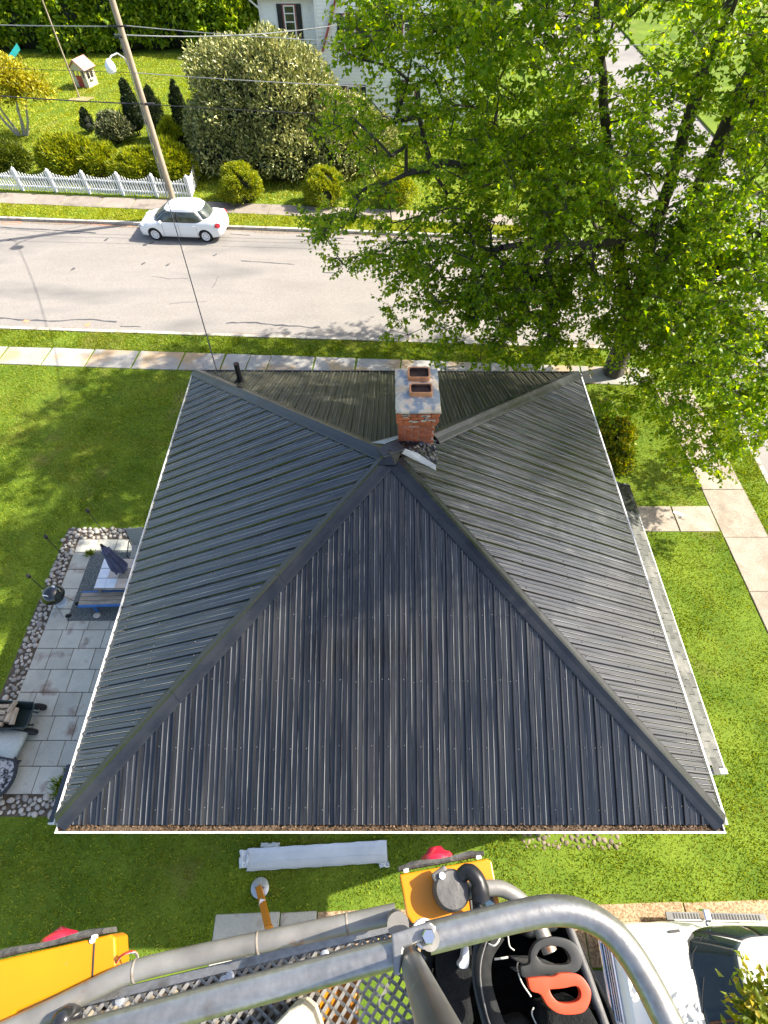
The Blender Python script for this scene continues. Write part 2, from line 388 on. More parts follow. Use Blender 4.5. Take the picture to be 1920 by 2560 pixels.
# grit and leaf dust gathered along the kerbs, repair patches
mat('grit_mat', (0.13, 0.10, 0.075), (0.27, 0.22, 0.17), rough=0.95, scale=9, bump=0.5, bscale=60, detail=8)
mat('patch_mat', (0.17, 0.165, 0.16), (0.22, 0.212, 0.205), rough=0.9, scale=3, detail=8, bump=0.3, bscale=90, fine=.4, fscale=60)
def grit(fn, sgn, x0, x1, w):
    B = MB(); n = int((x1 - x0) / .12)
    for i in range(n + 1):
        x = x0 + .12 * i; ww = w * (1 + .5 * math.sin(x * 1.3) * math.sin(x * .37 + 1) + rnd.uniform(-.25, .25)); B.v += [Vector((x, fn(x) + sgn * .01, -.114)), Vector((x, fn(x) + sgn * ww, -.1165))]
        if i: k = 2 * i; B.f.append((k - 2, k - 1, k + 1, k))
    B.build('kerb_grit', 'grit_mat', roadroot, fix=False)
grit(nk, 1, -20, 10, .16); grit(fk, -1, -24, 10, .20)
for (cx, cy, a, b_) in ():
    B = MB(); pts = [(cx + sx * a + rnd.uniform(-.05, .05), cy - .06 * sx * a + sy * b_ + rnd.uniform(-.05, .05), -.1165) for sx, sy in ((-1, -1), (-.3, -1.05), (.4, -.97), (1, -1), (1.02, 0), (1, 1), (.2, 1.04), (-.5, .98), (-1, 1), (-1.03, .2))]
    B.add(pts, [tuple(range(len(pts)))]); B.build('repair_patch', 'patch_mat', roadroot, fix=False)

# ------------------------------------------------------------------ grass
def grass(name, label, quads, n, m, h=(.035, .075), w=.016, holes=(), parent=None):
    """blades spread over convex quads; quads = list of 4 xy corners, n blades in all"""
    A = []
    for q in quads:
        q = [np.array(p) for p in q]; A.append(abs(np.cross(q[2] - q[0], q[3] - q[1])) / 2)
    A = np.array(A); P = []
    for q, a in zip(quads, A):
        k = int(n * a / A.sum()); u = rng.rand(k, 1); v = rng.rand(k, 1); q = [np.array(p) for p in q]
        P.append((q[0] * (1 - u) + q[1] * u) * (1 - v) + (q[3] * (1 - u) + q[2] * u) * v)
    P = np.concatenate(P)
    for (x0, x1, y0, y1) in holes:
        P = P[~((P[:, 0] > x0) & (P[:, 0] < x1) & (P[:, 1] > y0) & (P[:, 1] < y1))]
    P = np.c_[P, np.zeros(len(P))]; cl = vnoise(P, 2.3, 3) * .6 + vnoise(P, 9, 5) * .5
    keep = rng.rand(len(P)) < np.clip(.75 + .4 * cl, .25, 1); P = P[keep]; cl = cl[keep]; n = len(P)
    H = rng.uniform(h[0], h[1], n) * (1 + .3 * cl); a = np.where(np.floor(P[:, 0] / .55) % 2 > 0, 1.57, -1.57) + rng.normal(0, 1.3, n); lean = rng.uniform(.2, 1.3, n)
    d = np.c_[np.cos(a) * lean, np.sin(a) * lean, np.ones(n)] * H[:, None]; b = rng.uniform(0, 6.28, n)
    s = np.c_[np.cos(b), np.sin(b), np.zeros(n)] * (w * rng.uniform(.6, 1.4, n))[:, None]
    V = np.empty((n, 3, 3)); V[:, 0] = P - s; V[:, 1] = P + s; V[:, 2] = P + d
    o = np_obj(name, V.reshape(-1, 3), np.arange(3 * n).reshape(-1, 3), m)
    return tag(o, label, 'grass', kind='stuff')
nsw = lambda x: 16.70 - .05 * x
grass('grass', 'mown grass of the yard around the black roofed house', [
    [(-16, 9.5), (-4, 9.5), (-4, nsw(-4)), (-16, nsw(-16))], [(-13, 3.0), (-10.1, 3.0), (-10.1, 9.5), (-13.5, 9.5)], [(-4, 10), (5, 10), (5, nsw(5)), (-4, nsw(-4))],
    [(-9.5, -1.2), (-3.6, -1.2), (-3.6, 1.42), (-9.5, 1.42)], [(-3.6, -.36), (10.7, -.1), (10.7, 1.3), (-3.6, 1.3)], [(4.3, 1.3), (10.78, 1.3), (10.72, 9.3), (4.3, 9.3)],
    [(4.3, 10.34), (10.66, 10.34), (10.6, nsw(10)), (4.3, nsw(5))]], 330000, 'grass_mat', h=(.03, .06), w=.012,
    holes=((3.1, 5.5, .9, 1.4),))
grass('verge_grass', 'strip of mown grass between the near pavement and kerb', [[(-20, 18.8), (9, 17.3), (9, 18.45), (-20, 19.92)], [(12.2, 2), (13.0, 2), (13.0, 15), (12.0, 15)]], 70000, 'grass_mat')
grass('far_verge_grass', 'strip of mown grass between the far kerb and far pavement', [[(-25, 29.95), (9, 27.35), (9, 28.4), (-25, 31.35)]], 45000, 'far_grass_mat', w=.022)
grass('far_yard_grass', 'sunny mown lawn behind the picket fence and around the pale house', [[(-38, 34), (-11, 31.6), (-11, 57), (-42, 57)], [(-11, 31.35), (9, 29.6), (9, 41), (-11, 41)]], 200000, 'far_grass_mat', h=(.04, .1), w=.03)
# ------------------------------------------------------------------ the black roofed house
mat('roof_panel_mat', (0.003, 0.0035, 0.005), (0.010, 0.0105, 0.012), rough=0.15, rvar=0.10, scale=1.0, detail=6, coord='uv', stretch=(11, 0.55, 1), spec=0.9, bump=0.7, bscale=1.3, stain=(0.034, 0.033, 0.031), sscale=0.6, sp=(0.46, 0.80), objvar=0.15)
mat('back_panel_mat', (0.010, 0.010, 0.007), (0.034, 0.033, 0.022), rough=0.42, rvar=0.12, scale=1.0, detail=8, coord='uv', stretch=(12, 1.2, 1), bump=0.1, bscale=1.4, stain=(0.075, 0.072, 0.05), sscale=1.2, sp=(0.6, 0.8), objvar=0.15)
def rib_glint(m, col_, amt):
    """paints pale sun glints along the crests of the ribs"""
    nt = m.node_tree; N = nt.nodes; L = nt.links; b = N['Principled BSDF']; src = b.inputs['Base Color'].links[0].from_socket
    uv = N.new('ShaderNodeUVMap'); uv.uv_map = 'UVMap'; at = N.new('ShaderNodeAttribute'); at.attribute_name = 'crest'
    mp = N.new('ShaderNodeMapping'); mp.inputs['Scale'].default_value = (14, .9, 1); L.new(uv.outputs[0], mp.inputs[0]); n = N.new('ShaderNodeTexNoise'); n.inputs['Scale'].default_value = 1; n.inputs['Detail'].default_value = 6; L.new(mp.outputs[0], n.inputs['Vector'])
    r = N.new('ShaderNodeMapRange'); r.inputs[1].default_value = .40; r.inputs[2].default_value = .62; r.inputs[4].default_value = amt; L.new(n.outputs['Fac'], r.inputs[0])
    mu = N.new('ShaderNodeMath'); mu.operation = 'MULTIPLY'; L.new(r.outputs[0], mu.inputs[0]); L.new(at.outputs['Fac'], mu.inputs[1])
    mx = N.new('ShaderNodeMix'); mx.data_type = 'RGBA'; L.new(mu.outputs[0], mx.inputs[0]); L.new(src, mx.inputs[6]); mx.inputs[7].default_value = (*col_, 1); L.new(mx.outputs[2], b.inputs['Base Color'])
rib_glint(MAT['roof_panel_mat'], (0.38, 0.375, 0.36), .6); rib_glint(MAT['back_panel_mat'], (0.24, 0.23, 0.17), .8)  # sun glints put into the rib colour of both panel materials
mat('cap_mat', (0.010, 0.012, 0.016), (0.024, 0.025, 0.028), rough=0.28, rvar=0.08, scale=2, detail=6, spec=0.55, bump=0.08, bscale=3)
mat('deck_mat', (0.02, 0.02, 0.02), (0.03, 0.03, 0.03), rough=0.9)
mat('white_trim_mat', (0.52, 0.53, 0.53), (0.64, 0.64, 0.62), rough=0.4, scale=3, stain=(0.5, 0.46, 0.38), sscale=2, sp=(0.6, 0.85))
mat('siding_mat', (0.62, 0.60, 0.54), (0.70, 0.68, 0.62), rough=0.6)
mat('brick_mat', (0.38, 0.085, 0.03), (0.52, 0.15, 0.06), rough=0.85, scale=14, detail=6, coord='obj', objvar=0.22, bump=0.5, bscale=60, stain=(0.12, 0.05, 0.04), sscale=7, sp=(0.6, 0.8))
mat('mortar_mat', (0.42, 0.36, 0.29), (0.56, 0.50, 0.42), rough=0.95, scale=20, bump=0.6, bscale=70)
mat('crown_mat', (0.52, 0.38, 0.25), (0.66, 0.58, 0.47), rough=0.9, scale=4, detail=9, bump=0.9, bscale=16, stain=(0.24, 0.27, 0.30), sscale=4.5, sp=(0.48, 0.56))
mat('clay_mat', (0.50, 0.20, 0.085), (0.62, 0.30, 0.15), rough=0.8, scale=8, bump=0.3, stain=(0.30, 0.12, 0.06), sscale=6)
mat('soot_shade_mat', (0.02, 0.015, 0.013), (0.10, 0.05, 0.035), rough=0.95, scale=7)
mat('tarp_mat', (0.008, 0.008, 0.01), (0.02, 0.02, 0.022), rough=0.18, spec=0.6)
mat('flashing_mat', (0.22, 0.25, 0.29), (0.32, 0.35, 0.38), rough=0.4, metal=0.6, scale=5)
mat('screw_mat', (0.05, 0.05, 0.05), (0.16, 0.16, 0.15), rough=0.5)
mat('debris_mat', (0.035, 0.024, 0.015), (0.13, 0.085, 0.05), rough=0.95, scale=40, bump=1.0, bscale=60)
leafmat('litter_mat', (0.035, 0.022, 0.012), (0.24, 0.14, 0.065), mid=(0.10, 0.058, 0.028), transl=0.05)
mat('shingle_mat', (0.075, 0.078, 0.07), (0.125, 0.125, 0.112), rough=0.95, scale=9, objvar=0.22, bump=0.5, bscale=80, fine=0.5, stain=(0.17, 0.165, 0.145), sscale=2.5)
mat('black_plastic_mat', (0.010, 0.010, 0.011), (0.018, 0.018, 0.02), rough=0.35, spec=0.4)
mat('painted_wood_mat', (0.42, 0.41, 0.38), (0.5, 0.49, 0.46), rough=0.7)

HZ = 5.77
FL, FR, BR, BL = Vector((-4.43, .80, HZ)), Vector((4.60, .80, HZ)), Vector((4.57, 10.0, HZ)), Vector((-4.46, 10.06, HZ))
APEX = Vector((.10, 5.42, 8.02))
house = thing('house', 'square house with black ribbed metal hip roof and brick chimney', 'house', (0, 5.4, 0))
H0 = Vector((0, 5.4, 0))
b = MB(); b.box(-3.9, 4.05, 1.35, 9.5, 0.0, 5.66); b.build('wall', 'siding_mat', house, world_=True)
b = MB()
for (x0, x1, y0, y1) in ((-4.36, -3.9, .92, 9.95), (4.05, 4.52, .92, 9.95), (-3.9, 4.05, .92, 1.35), (-3.9, 4.05, 9.5, 9.95)): b.box(x0, x1, y0, y1, 5.60, 5.66)
b.build('soffit', 'white_trim_mat', house, world_=True)
# deck under the sheets
b = MB(); dn = Vector((0, 0, -.03))
b.add([FL + dn, FR + dn, BR + dn, BL + dn, APEX + dn, FL + dn * 4, FR + dn * 4, BR + dn * 4, BL + dn * 4],
      [(0, 1, 4), (1, 2, 4), (2, 3, 4), (3, 0, 4), (0, 5, 6, 1), (1, 6, 7, 2), (2, 7, 8, 3), (3, 8, 5, 0), (5, 8, 7, 6)])
roof = b.build('roof', 'deck_mat', house, world_=True)
PITCH = 0.2286
PROF = [(-.026, 0), (-.012, .026), (.012, .026), (.026, 0), (.062, 0), (.072, .009), (.079, .009), (.089, 0), (.138, 0), (.148, .009), (.155, .009), (.165, 0)]
screws = MB()
def roof_plane(c1, c2, mname, first, vsplit):
    O = c1; e = (c2 - c1).normalized(); W = (c2 - c1).length
    n = e.cross(APEX - O).normalized(); vd = n.cross(e)
    if n.z < 0: n = -n; vd = -vd
    uA, vA = (APEX - O).dot(e), (APEX - O).dot(vd)
    vm = lambda u: max(0.0, vA * min(u / uA, (W - u) / (W - uA)))
    ribs = []; k = 0
    while first + k * PITCH < W: ribs.append(first + k * PITCH); k += 1
    prof = []
    for r in ribs:
        for du, h in PROF: prof.append((r + du, h))
    npan = 4 * PITCH; start = first - .05
    pi = -1
    while start + (pi + 0) * npan < W:
        u0, u1 = max(0, start + pi * npan), min(W, start + (pi + 1) * npan); pi += 1
        if u1 - u0 < .02: continue
        pts = [(u, h) for u, h in prof if u0 < u < u1] + [(u0, 0), (u1, 0)]
        if u0 < uA < u1:
            hA = 0
            for (ua, ha), (ub, hb) in zip(prof[:-1], prof[1:]):
                if ua <= uA <= ub and ub > ua: hA = ha + (hb - ha) * (uA - ua) / (ub - ua)
            pts.append((uA, hA))
        pts = sorted(set(pts))
        for row in (0, 1):
            lo = 0.0 if row == 0 else vsplit - .12
            B = MB(); uv = []; crest = []; lift = .004 * row + rnd.uniform(0, .003)
            for (ua, ha), (ub, hb) in zip(pts[:-1], pts[1:]):
                ta, tb = vm(ua), vm(ub)
                if row == 0: ta, tb = min(ta, vsplit), min(tb, vsplit)
                if ta <= lo and tb <= lo: continue
                la, lb = lo, lo
                if ta < lo: f_ = (lo - ta) / (tb - ta); ua, ha, ta = ua + (ub - ua) * f_, ha + (hb - ha) * f_, lo
                if tb < lo: f_ = (lo - tb) / (ta - tb); ub, hb, tb = ub + (ua - ub) * f_, hb + (ha - hb) * f_, lo
                over = -.05 if row == 0 else 0
                q = [(ua, la + over, ha), (ub, lb + over, hb), (ub, tb, hb), (ua, ta, ha)]
                k0 = len(B.v)
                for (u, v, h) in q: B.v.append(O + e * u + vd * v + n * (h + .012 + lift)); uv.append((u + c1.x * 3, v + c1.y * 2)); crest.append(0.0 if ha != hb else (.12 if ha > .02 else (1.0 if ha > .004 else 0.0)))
                B.f.append((k0, k0 + 1, k0 + 2, k0 + 3))
            if not B.f: continue
            o = B.build('roof_panel', mname, roof, world_=True, fix=False)
            ul = o.data.uv_layers.new(name='UVMap')
            for li, lp in enumerate(o.data.loops): ul.data[li].uv = uv[lp.vertex_index]
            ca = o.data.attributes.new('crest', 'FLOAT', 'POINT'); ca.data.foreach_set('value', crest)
            if o.data.polygons[0].normal.dot(n) < 0: o.data.flip_normals()
    for r in ribs:
        for v in (.16, .95, 1.85, 2.75, 3.65, 4.55):
            if v < vm(r) - .25:
                for du in ((.045,) if rnd.random() < .8 else (.045, .19)):
                    c = O + e * (r + du + rnd.uniform(-.01, .01)) + vd * (v + rnd.uniform(-.03, .03)) + n * .012
                    k0 = len(screws.v); rr = .0065
                    for hh in (0, .014):
                        for j in range(5): t = j * 6.283 / 5; screws.v.append(c + e * (math.cos(t) * rr) + vd * (math.sin(t) * rr) + n * hh)
                    screws.f += [(k0 + j, k0 + (j + 1) % 5, k0 + 5 + (j + 1) % 5, k0 + 5 + j) for j in range(5)] + [tuple(k0 + 5 + j for j in range(5))]
    return n
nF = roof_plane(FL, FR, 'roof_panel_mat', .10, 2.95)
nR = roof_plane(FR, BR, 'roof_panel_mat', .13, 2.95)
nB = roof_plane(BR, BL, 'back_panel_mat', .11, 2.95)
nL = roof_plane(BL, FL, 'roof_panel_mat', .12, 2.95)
tag(screws.build('screw_heads', 'screw_mat', roof, world_=True), kind='stuff')
# hip caps in overlapping lengths
def hip(c, n1, n2, cuts):
    d = (APEX - c).normalized(); ln = (APEX - c).length
    a = d.cross(n1).normalized(); bb = d.cross(n2).normalized()
    if a.z > 0: a = -a
    if bb.z > 0: bb = -bb
    for i in range(len(cuts) - 1):
        B = MB(); t0, t1 = cuts[i] * ln - (.12 if i else .04), cuts[i + 1] * ln; li = .007 * i
        for t, sh_ in ((t0, 0), (t1, 0)):
            p = c + d * t; sc = 1.0
            ring = [a * .145 + n1 * (.018 + li), a * .145 + n1 * (.038 + li), a * .125 + n1 * (.046 + li), a * .045 + n1 * (.055 + li), Vector((0, 0, .088 + li)), bb * .045 + n2 * (.055 + li), bb * .125 + n2 * (.046 + li), bb * .145 + n2 * (.038 + li), bb * .145 + n2 * (.018 + li)]
            for q in ring: B.v.append(p + q * sc)
        for j in range(8): B.f.append((j, j + 1, 10 + j, 9 + j))
        B.f += [tuple(range(9)), tuple(range(17, 8, -1))]
        B.build('hip_cap', 'cap_mat', roof, world_=True)
hip(FL, nL, nF, (0, .34, .66, 1.0)); hip(FR, nF, nR, (0, .36, .70, .985)); hip(BR, nR, nB, (0, .4, .84)); hip(BL, nB, nL, (0, .35, .7, .99))
b = MB()      # folded piece over the peak
for dx, dy in ((-.20, -.18), (.08, -.20), (.17, .08), (-.08, .20)): b.v.append(APEX + Vector((dx, dy, .115 - .30 * math.hypot(dx, dy))))
b.v.append(APEX + Vector((-.03, 0, .135))); b.f += [(0, 1, 4), (1, 2, 4), (2, 3, 4), (3, 0, 4)]
o = b.build('peak_cap', 'cap_mat', roof, world_=True); sm = o.modifiers.new('thick', 'SOLIDIFY'); sm.thickness = .02
b = MB(); b.beam(APEX + Vector((-.16, -.02, .10)), APEX + Vector((.16, .17, .085)), .22, .03); b.build('peak_cap', 'cap_mat', roof, world_=True, bevel=.008)
# gutter along the front, white edge strips on the other eaves
b = MB(); gy = .80
for (y0, y1, z0, z1) in ((.655, .668, 5.64, 5.765), (.655, .845, 5.628, 5.64), (.645, .668, 5.765, 5.776), (.645, .650, 5.74, 5.765)): b.box(-4.47, 4.64, y0, y1, z0, z1)
b.box(-4.47, -4.46, .668, .845, 5.64, 5.765); b.box(4.63, 4.64, .668, .845, 5.64, 5.765)
gut = b.build('gutter', 'white_trim_mat', house, world_=True)
b = MB(); nx = 260
for i in range(nx + 1):
    x = -4.45 + 9.07 * i / nx
    for j in range(5): b.v.append(Vector((x, .67 + .04 * j, 5.722 + rnd.uniform(-.012, .016) + .012 * math.sin(x * 3))))
for i in range(nx):
    for j in range(4): k = i * 5 + j; b.f.append((k, k + 5, k + 6, k + 1))
b.build('gutter_silt', 'debris_mat', gut, world_=True, fix=False)
n_ = 4000; Pg = np.c_[rng.uniform(-4.44, 4.6, n_), rng.uniform(.67, .80, n_), 5.73 + rng.rand(n_) * .035]
Pg = Pg[rng.rand(n_) < np.clip(.5 + .6 * vnoise(Pg * np.array([1, 0, 0]), 2.2, 4), .08, 1)]; n_ = len(Pg)
Dg = rng.normal(size=(n_, 3)) * np.array([1, 1, .4]); V, F = leaves(Pg, Dg, rng.normal(size=(n_, 3)) + np.array([0, 0, 1.5]), rng.uniform(.015, .045, n_), rng.uniform(.01, .025, n_))
tag(np_obj('gutter_litter', V, F, 'litter_mat', gut, tuple(H0)), kind='stuff')
b = MB(); b.beam(FL + Vector((-.092, -.05, -.03)), BL + Vector((-.092, .02, -.03)), .018, .06); b.build('drip_edge', 'white_trim_mat', house, world_=True)
b = MB(); b.beam(FR + Vector((.095, -.05, -.03)), BR + Vector((.095, .02, -.03)), .026, .06); b.build('drip_edge', 'white_trim_mat', house, world_=True)
b = MB(); b.beam(BL + Vector((0, .08, -.03)), BR + Vector((0, .08, -.03)), .03, .07); b.build('drip_edge', 'cap_mat', house, world_=True)
# vent pipe
b = MB(); vb = Vector((-3.2, 9.28, 6.10)); b.tube([vb, vb + Vector((0, 0, .30)), vb + Vector((.01, 0, .56))], [.055, .055, .06], 14)
vp = b.build('vent_pipe', 'black_plastic_mat', house, world_=True, smooth=40)
b = MB(); b.lathe([(.17, 0), (.15, .03), (.075, .16), (.064, .2)], vb + Vector((0, .02, -.03)), 16); b.build('pipe_boot', 'black_plastic_mat', vp, world_=True, smooth=40)
b = MB(); b.lathe([(.053, .0), (.0, .001)], vb + Vector((.01, 0, .562)), 14); b.build('pipe_bore', 'soot_shade_mat', vp, world_=True)  # dark disc painted as the shaded inside of the pipe

# ---- chimney, brick by brick
CX0, CX1, CY0, CY1 = .235, .795, 5.92, 6.78
chim = MB().box(CX0 + .012, CX1 - .012, CY0 + .012, CY1 - .012, 7.35, 8.515).build('chimney', 'mortar_mat', house, world_=True)
BH, BL_, MO = .058, .205, .011
def brick_mesh(l, d):
    bb = MB(); bb.box(-l / 2, l / 2, -d / 2, d / 2, -BH / 2, BH / 2); o = bb.mesh('brick', 'brick_mat')
    bm = bmesh.new(); bm.from_mesh(o); bmesh.ops.bevel(bm, geom=list(bm.edges), offset=.004, segments=1, affect='EDGES'); bm.to_mesh(o); bm.free(); return o
cache = {}
def brick(cx, cy, z, l, d, rz):
    key = (round(l, 3), round(d, 3))
    if key not in cache: cache[key] = brick_mesh(l, d)
    inst('brick', cache[key], chim, Vector((cx, cy, z)) - H0 + Vector((rnd.uniform(-.002, .002), rnd.uniform(-.002, .002), 0)), (rnd.uniform(-.01, .01), rnd.uniform(-.01, .01), rz + rnd.uniform(-.008, .008)))
z = 7.62; course = 0
while z < 8.50:
    ex = {0: 0}.get(0) if z < 8.20 else (.020 if z < 8.28 else (.045 if z < 8.44 else .052))
    x0, x1, y0, y1 = CX0 - ex, CX1 + ex, CY0 - ex, CY1 + ex; dp = .09
    for yy in (y0 + dp / 2, y1 - dp / 2):
        s = x0 if course % 2 else x0 - .11
        while s < x1 - .02:
            a, c = max(s, x0), min(s + BL_, x1)
            if c - a > .04: brick((a + c) / 2, yy, z, c - a, dp, 0)
            s += BL_ + MO
    for xx in (x0 + dp / 2, x1 - dp / 2):
        s = y0 + dp + MO - (0 if course % 2 else .09)
        while s < y1 - dp - .02:
            a, c = max(s, y0 + dp + MO), min(s + BL_, y1 - dp - MO)
            if c - a > .04: brick(xx, (a + c) / 2, z, c - a, dp, R(90))
            s += BL_ + MO
    z += BH + MO; course += 1
# cement crown with broken edge
b = MB(); n1 = 64; rings = []
def crown_ring(off, z, amp):
    r = []
    for i in range(n1):
        t = i / n1 * 4; s = int(t); f_ = t - s
        X0, X1, Y0, Y1 = CX0 - .055 - off, CX1 + .06 + off, CY0 - .055 - off, CY1 + .07 + off
        p = [(X0 + (X1 - X0) * f_, Y0), (X1, Y0 + (Y1 - Y0) * f_), (X1 - (X1 - X0) * f_, Y1), (X0, Y1 - (Y1 - Y0) * f_)][s]
        r.append(Vector((p[0] + rnd.uniform(-amp, amp), p[1] + rnd.uniform(-amp, amp), z + rnd.uniform(-amp, amp) * .6)))
    return r
for off, zz, am in ((-.01, 8.495, .002), (.004, 8.505, .008), (0, 8.535, .008), (-.05, 8.565, .006), (-.13, 8.585, .005), (-.22, 8.59, .003)): rings.append(crown_ring(off, zz, am))
for r in rings: b.v += r
for i in range(len(rings) - 1):
    for j in range(n1): j2 = (j + 1) % n1; b.f.append((i * n1 + j, i * n1 + j2, (i + 1) * n1 + j2, (i + 1) * n1 + j))
b.f.append(tuple((len(rings) - 1) * n1 + j for j in range(n1)))
b.build('chimney_crown', 'crown_mat', chim, world_=True, smooth=35)
def flue(xa, xb, ya, yb):
    b = MB(); w = .026
    def rr(o, z, n=5):
        out = []; r = .045 - o * .5
        for cx, cy, a0 in ((xb - o - r, yb - o - r, 0), (xa + o + r, yb - o - r, 90), (xa + o + r, ya + o + r, 180), (xb - o - r, ya + o + r, 270)):
            for k in range(n): a = R(a0 + 90 * k / (n - 1)); out.append(Vector((cx + r * math.cos(a), cy + r * math.sin(a), z)))
        return out
    L_ = [rr(0, 8.54), rr(0, 8.665), rr(.006, 8.672), rr(w - .006, 8.672), rr(w, 8.665), rr(w, 8.25)]
    n = len(L_[0])
    for q in L_[:5]: b.v += q
    for i in range(4):
        for j in range(n): j2 = (j + 1) % n; b.f.append((i * n + j, i * n + j2, (i + 1) * n + j2, (i + 1) * n + j))
    f = b.build('flue_tile', 'clay_mat', chim, world_=True, smooth=40)
    L_[5] = rr(w, 8.602); b = MB(); b.v += L_[4] + L_[5]
    for j in range(n): j2 = (j + 1) % n; b.f.append((j, j2, n + j2, n + j))
    b.f.append(tuple(range(n, 2 * n))); b.build('flue_lining', 'soot_shade_mat', f, world_=True)  # sooty near-black plate, its colour standing for the shaded depth of the flue
flue(.37, .72, 6.48, 6.74); flue(.385, .74, 6.13, 6.36)
# mortar smears on the top courses
for k in range(13):
    x, z = rnd.uniform(.24, .78), rnd.choice([8.46, 8.42, 8.38, 8.34, 8.30, 8.22, 8.18]) + rnd.uniform(-.02, .02)
    y = CY0 - (.058 if z > 8.27 else .026 if z > 8.2 else .006); w, h = rnd.uniform(.02, .09), rnd.uniform(.008, .03)
    poly = [(math.cos(t) * w * rnd.uniform(.5, 1), math.sin(t) * h * rnd.uniform(.5, 1)) for t in [i * 6.283 / 9 for i in range(9)]]
    b = MB(); b.prism(poly, 0, .008, Matrix.Translation((x, y + .004, z)) @ Matrix.Rotation(R(90), 4, 'X')); b.build('mortar_smear', 'mortar_mat', chim, world_=True)
# crumpled black flashing round the foot and the loose grey sheet
b = MB(); nx, ny = 22, 9
for i in range(nx + 1):
    for j in range(ny + 1):
        x = .17 + .70 * i / nx; t = j / ny; y = 5.925 - .30 * t; zr = 8.02 - .49 * max(abs(x - .1), abs(y - 5.42))
        b.v.append(Vector((x + rnd.uniform(-.008, .008), y + rnd.uniform(-.008, .008), zr + .035 + .03 * max(0, 1 - 5 * t) + rnd.uniform(-.014, .018))))
for i in range(nx):
    for j in range(ny): k = i * (ny + 1) + j; b.f.append((k, k + ny + 1, k + ny + 2, k + 1))
b.build('black_flashing', 'tarp_mat', chim, world_=True, fix=False)
b = MB(); q = [Vector((.27, 5.45, 8.07)), Vector((.32, 5.55, 8.07)), Vector((.52, 5.52, 8.00)), Vector((.80, 5.38, 7.88)), Vector((.80, 5.29, 7.86)), Vector((.60, 5.36, 7.93))]
b.v += q; b.f.append(tuple(range(6))); o = b.build('loose_flashing_sheet', 'flashing_mat', chim, world_=True); sm = o.modifiers.new('thick', 'SOLIDIFY'); sm.thickness = .006
b = MB(); b.v += [APEX + Vector((-.30, .28, .02)), APEX + Vector((.12, .42, .03)), APEX + Vector((.12, .30, .10)), APEX + Vector((-.1, .18, .10))]; b.f.append((0, 1, 2, 3))
o = b.build('loose_flashing_sheet', 'flashing_mat', chim, world_=True); sm = o.modifiers.new('thick', 'SOLIDIFY'); sm.thickness = .006

# ---- porch roof on the right, shingle by shingle along the part in view
PX0, PX1, PY0, PY1, PZ0, PZ1 = 4.05, 6.50, 1.95, 8.80, 3.85, 3.02
sl = (PZ1 - PZ0) / (PX1 - PX0)
b = MB(); b.add([(PX0, PY0, PZ0), (PX1, PY0, PZ1), (PX1, PY1, PZ1), (PX0, PY1, PZ0), (PX0, PY0, PZ0 - .12), (PX1, PY0, PZ1 - .12), (PX1, PY1, PZ1 - .12), (PX0, PY1, PZ0 - .12)],
                [(0, 1, 2, 3), (7, 6, 5, 4), (0, 4, 5, 1), (1, 5, 6, 2), (2, 6, 7, 3), (3, 7, 4, 0)])
proof = b.build('porch_roof', 'deck_mat', house, world_=True)
ang = math.atan(sl); EXP = .145; TW = .30
sm_ = MB().box(-.16, 0, -TW / 2 + .005, TW / 2 - .005, 0, .012).mesh('shingle', 'shingle_mat')
row = 0; x = PX1 + .02; cnt = 0
while x > 5.05:
    y = PY0 + (0 if row % 2 else TW / 2) + TW / 2 - .15
    while y < PY1 - .02:
        if cnt < 298:
            inst('shingle', sm_, proof, Vector((x, y + rnd.uniform(-.006, .006), PZ1 + sl * (x - PX1) + .006)) - H0, (0, -ang - .05, rnd.uniform(-.01, .01)), (1, 1, rnd.uniform(.7, 1.5))); cnt += 1
        y += TW
    x -= EXP * math.cos(ang); row += 1
b = MB(); b.box(PX1, PX1 + .022, PY0 - .05, PY1 + .03, PZ1 - .12, PZ1 + .02); b.build('porch_drip_edge', 'white_trim_mat', proof, world_=True)
b = MB(); b.box(5.3, PX1 + .05, PY0 - .12, PY0 - .02, PZ1 - .12, PZ1 - .02 + .03); b.build('porch_gutter', 'white_trim_mat', proof, world_=True)
b = MB(); nx, ny = 10, 12     # black patch at the far end
for i in range(nx + 1):
    for j in range(ny + 1):
        X = 5.6 + (PX1 + .03 - 5.6) * i / nx; Y = 7.9 + (PY1 - 7.9) * j / ny; edge = .06 * math.sin(X * 23) if j == 0 else 0
        b.v.append(Vector((X, Y + edge, PZ1 + sl * (X - PX1) + .030 + rnd.uniform(-.004, .006))))
for i in range(nx):
    for j in range(ny): k = i * (ny + 1) + j; b.f.append((k, k + ny + 1, k + ny + 2, k + 1))
b.build('black_patch', 'tarp_mat', proof, world_=True, fix=False)
for y in (2.2, 4.3, 6.4, 8.5):
    b = MB(); b.box(6.22, 6.36, y - .07, y + .07, 0, 2.95); b.build('porch_post', 'painted_wood_mat', house, world_=True, bevel=.01)
b = MB(); b.box(4.05, 6.45, 2.0, 8.75, 0, .45); b.build('porch_floor', 'painted_wood_mat', house, world_=True)
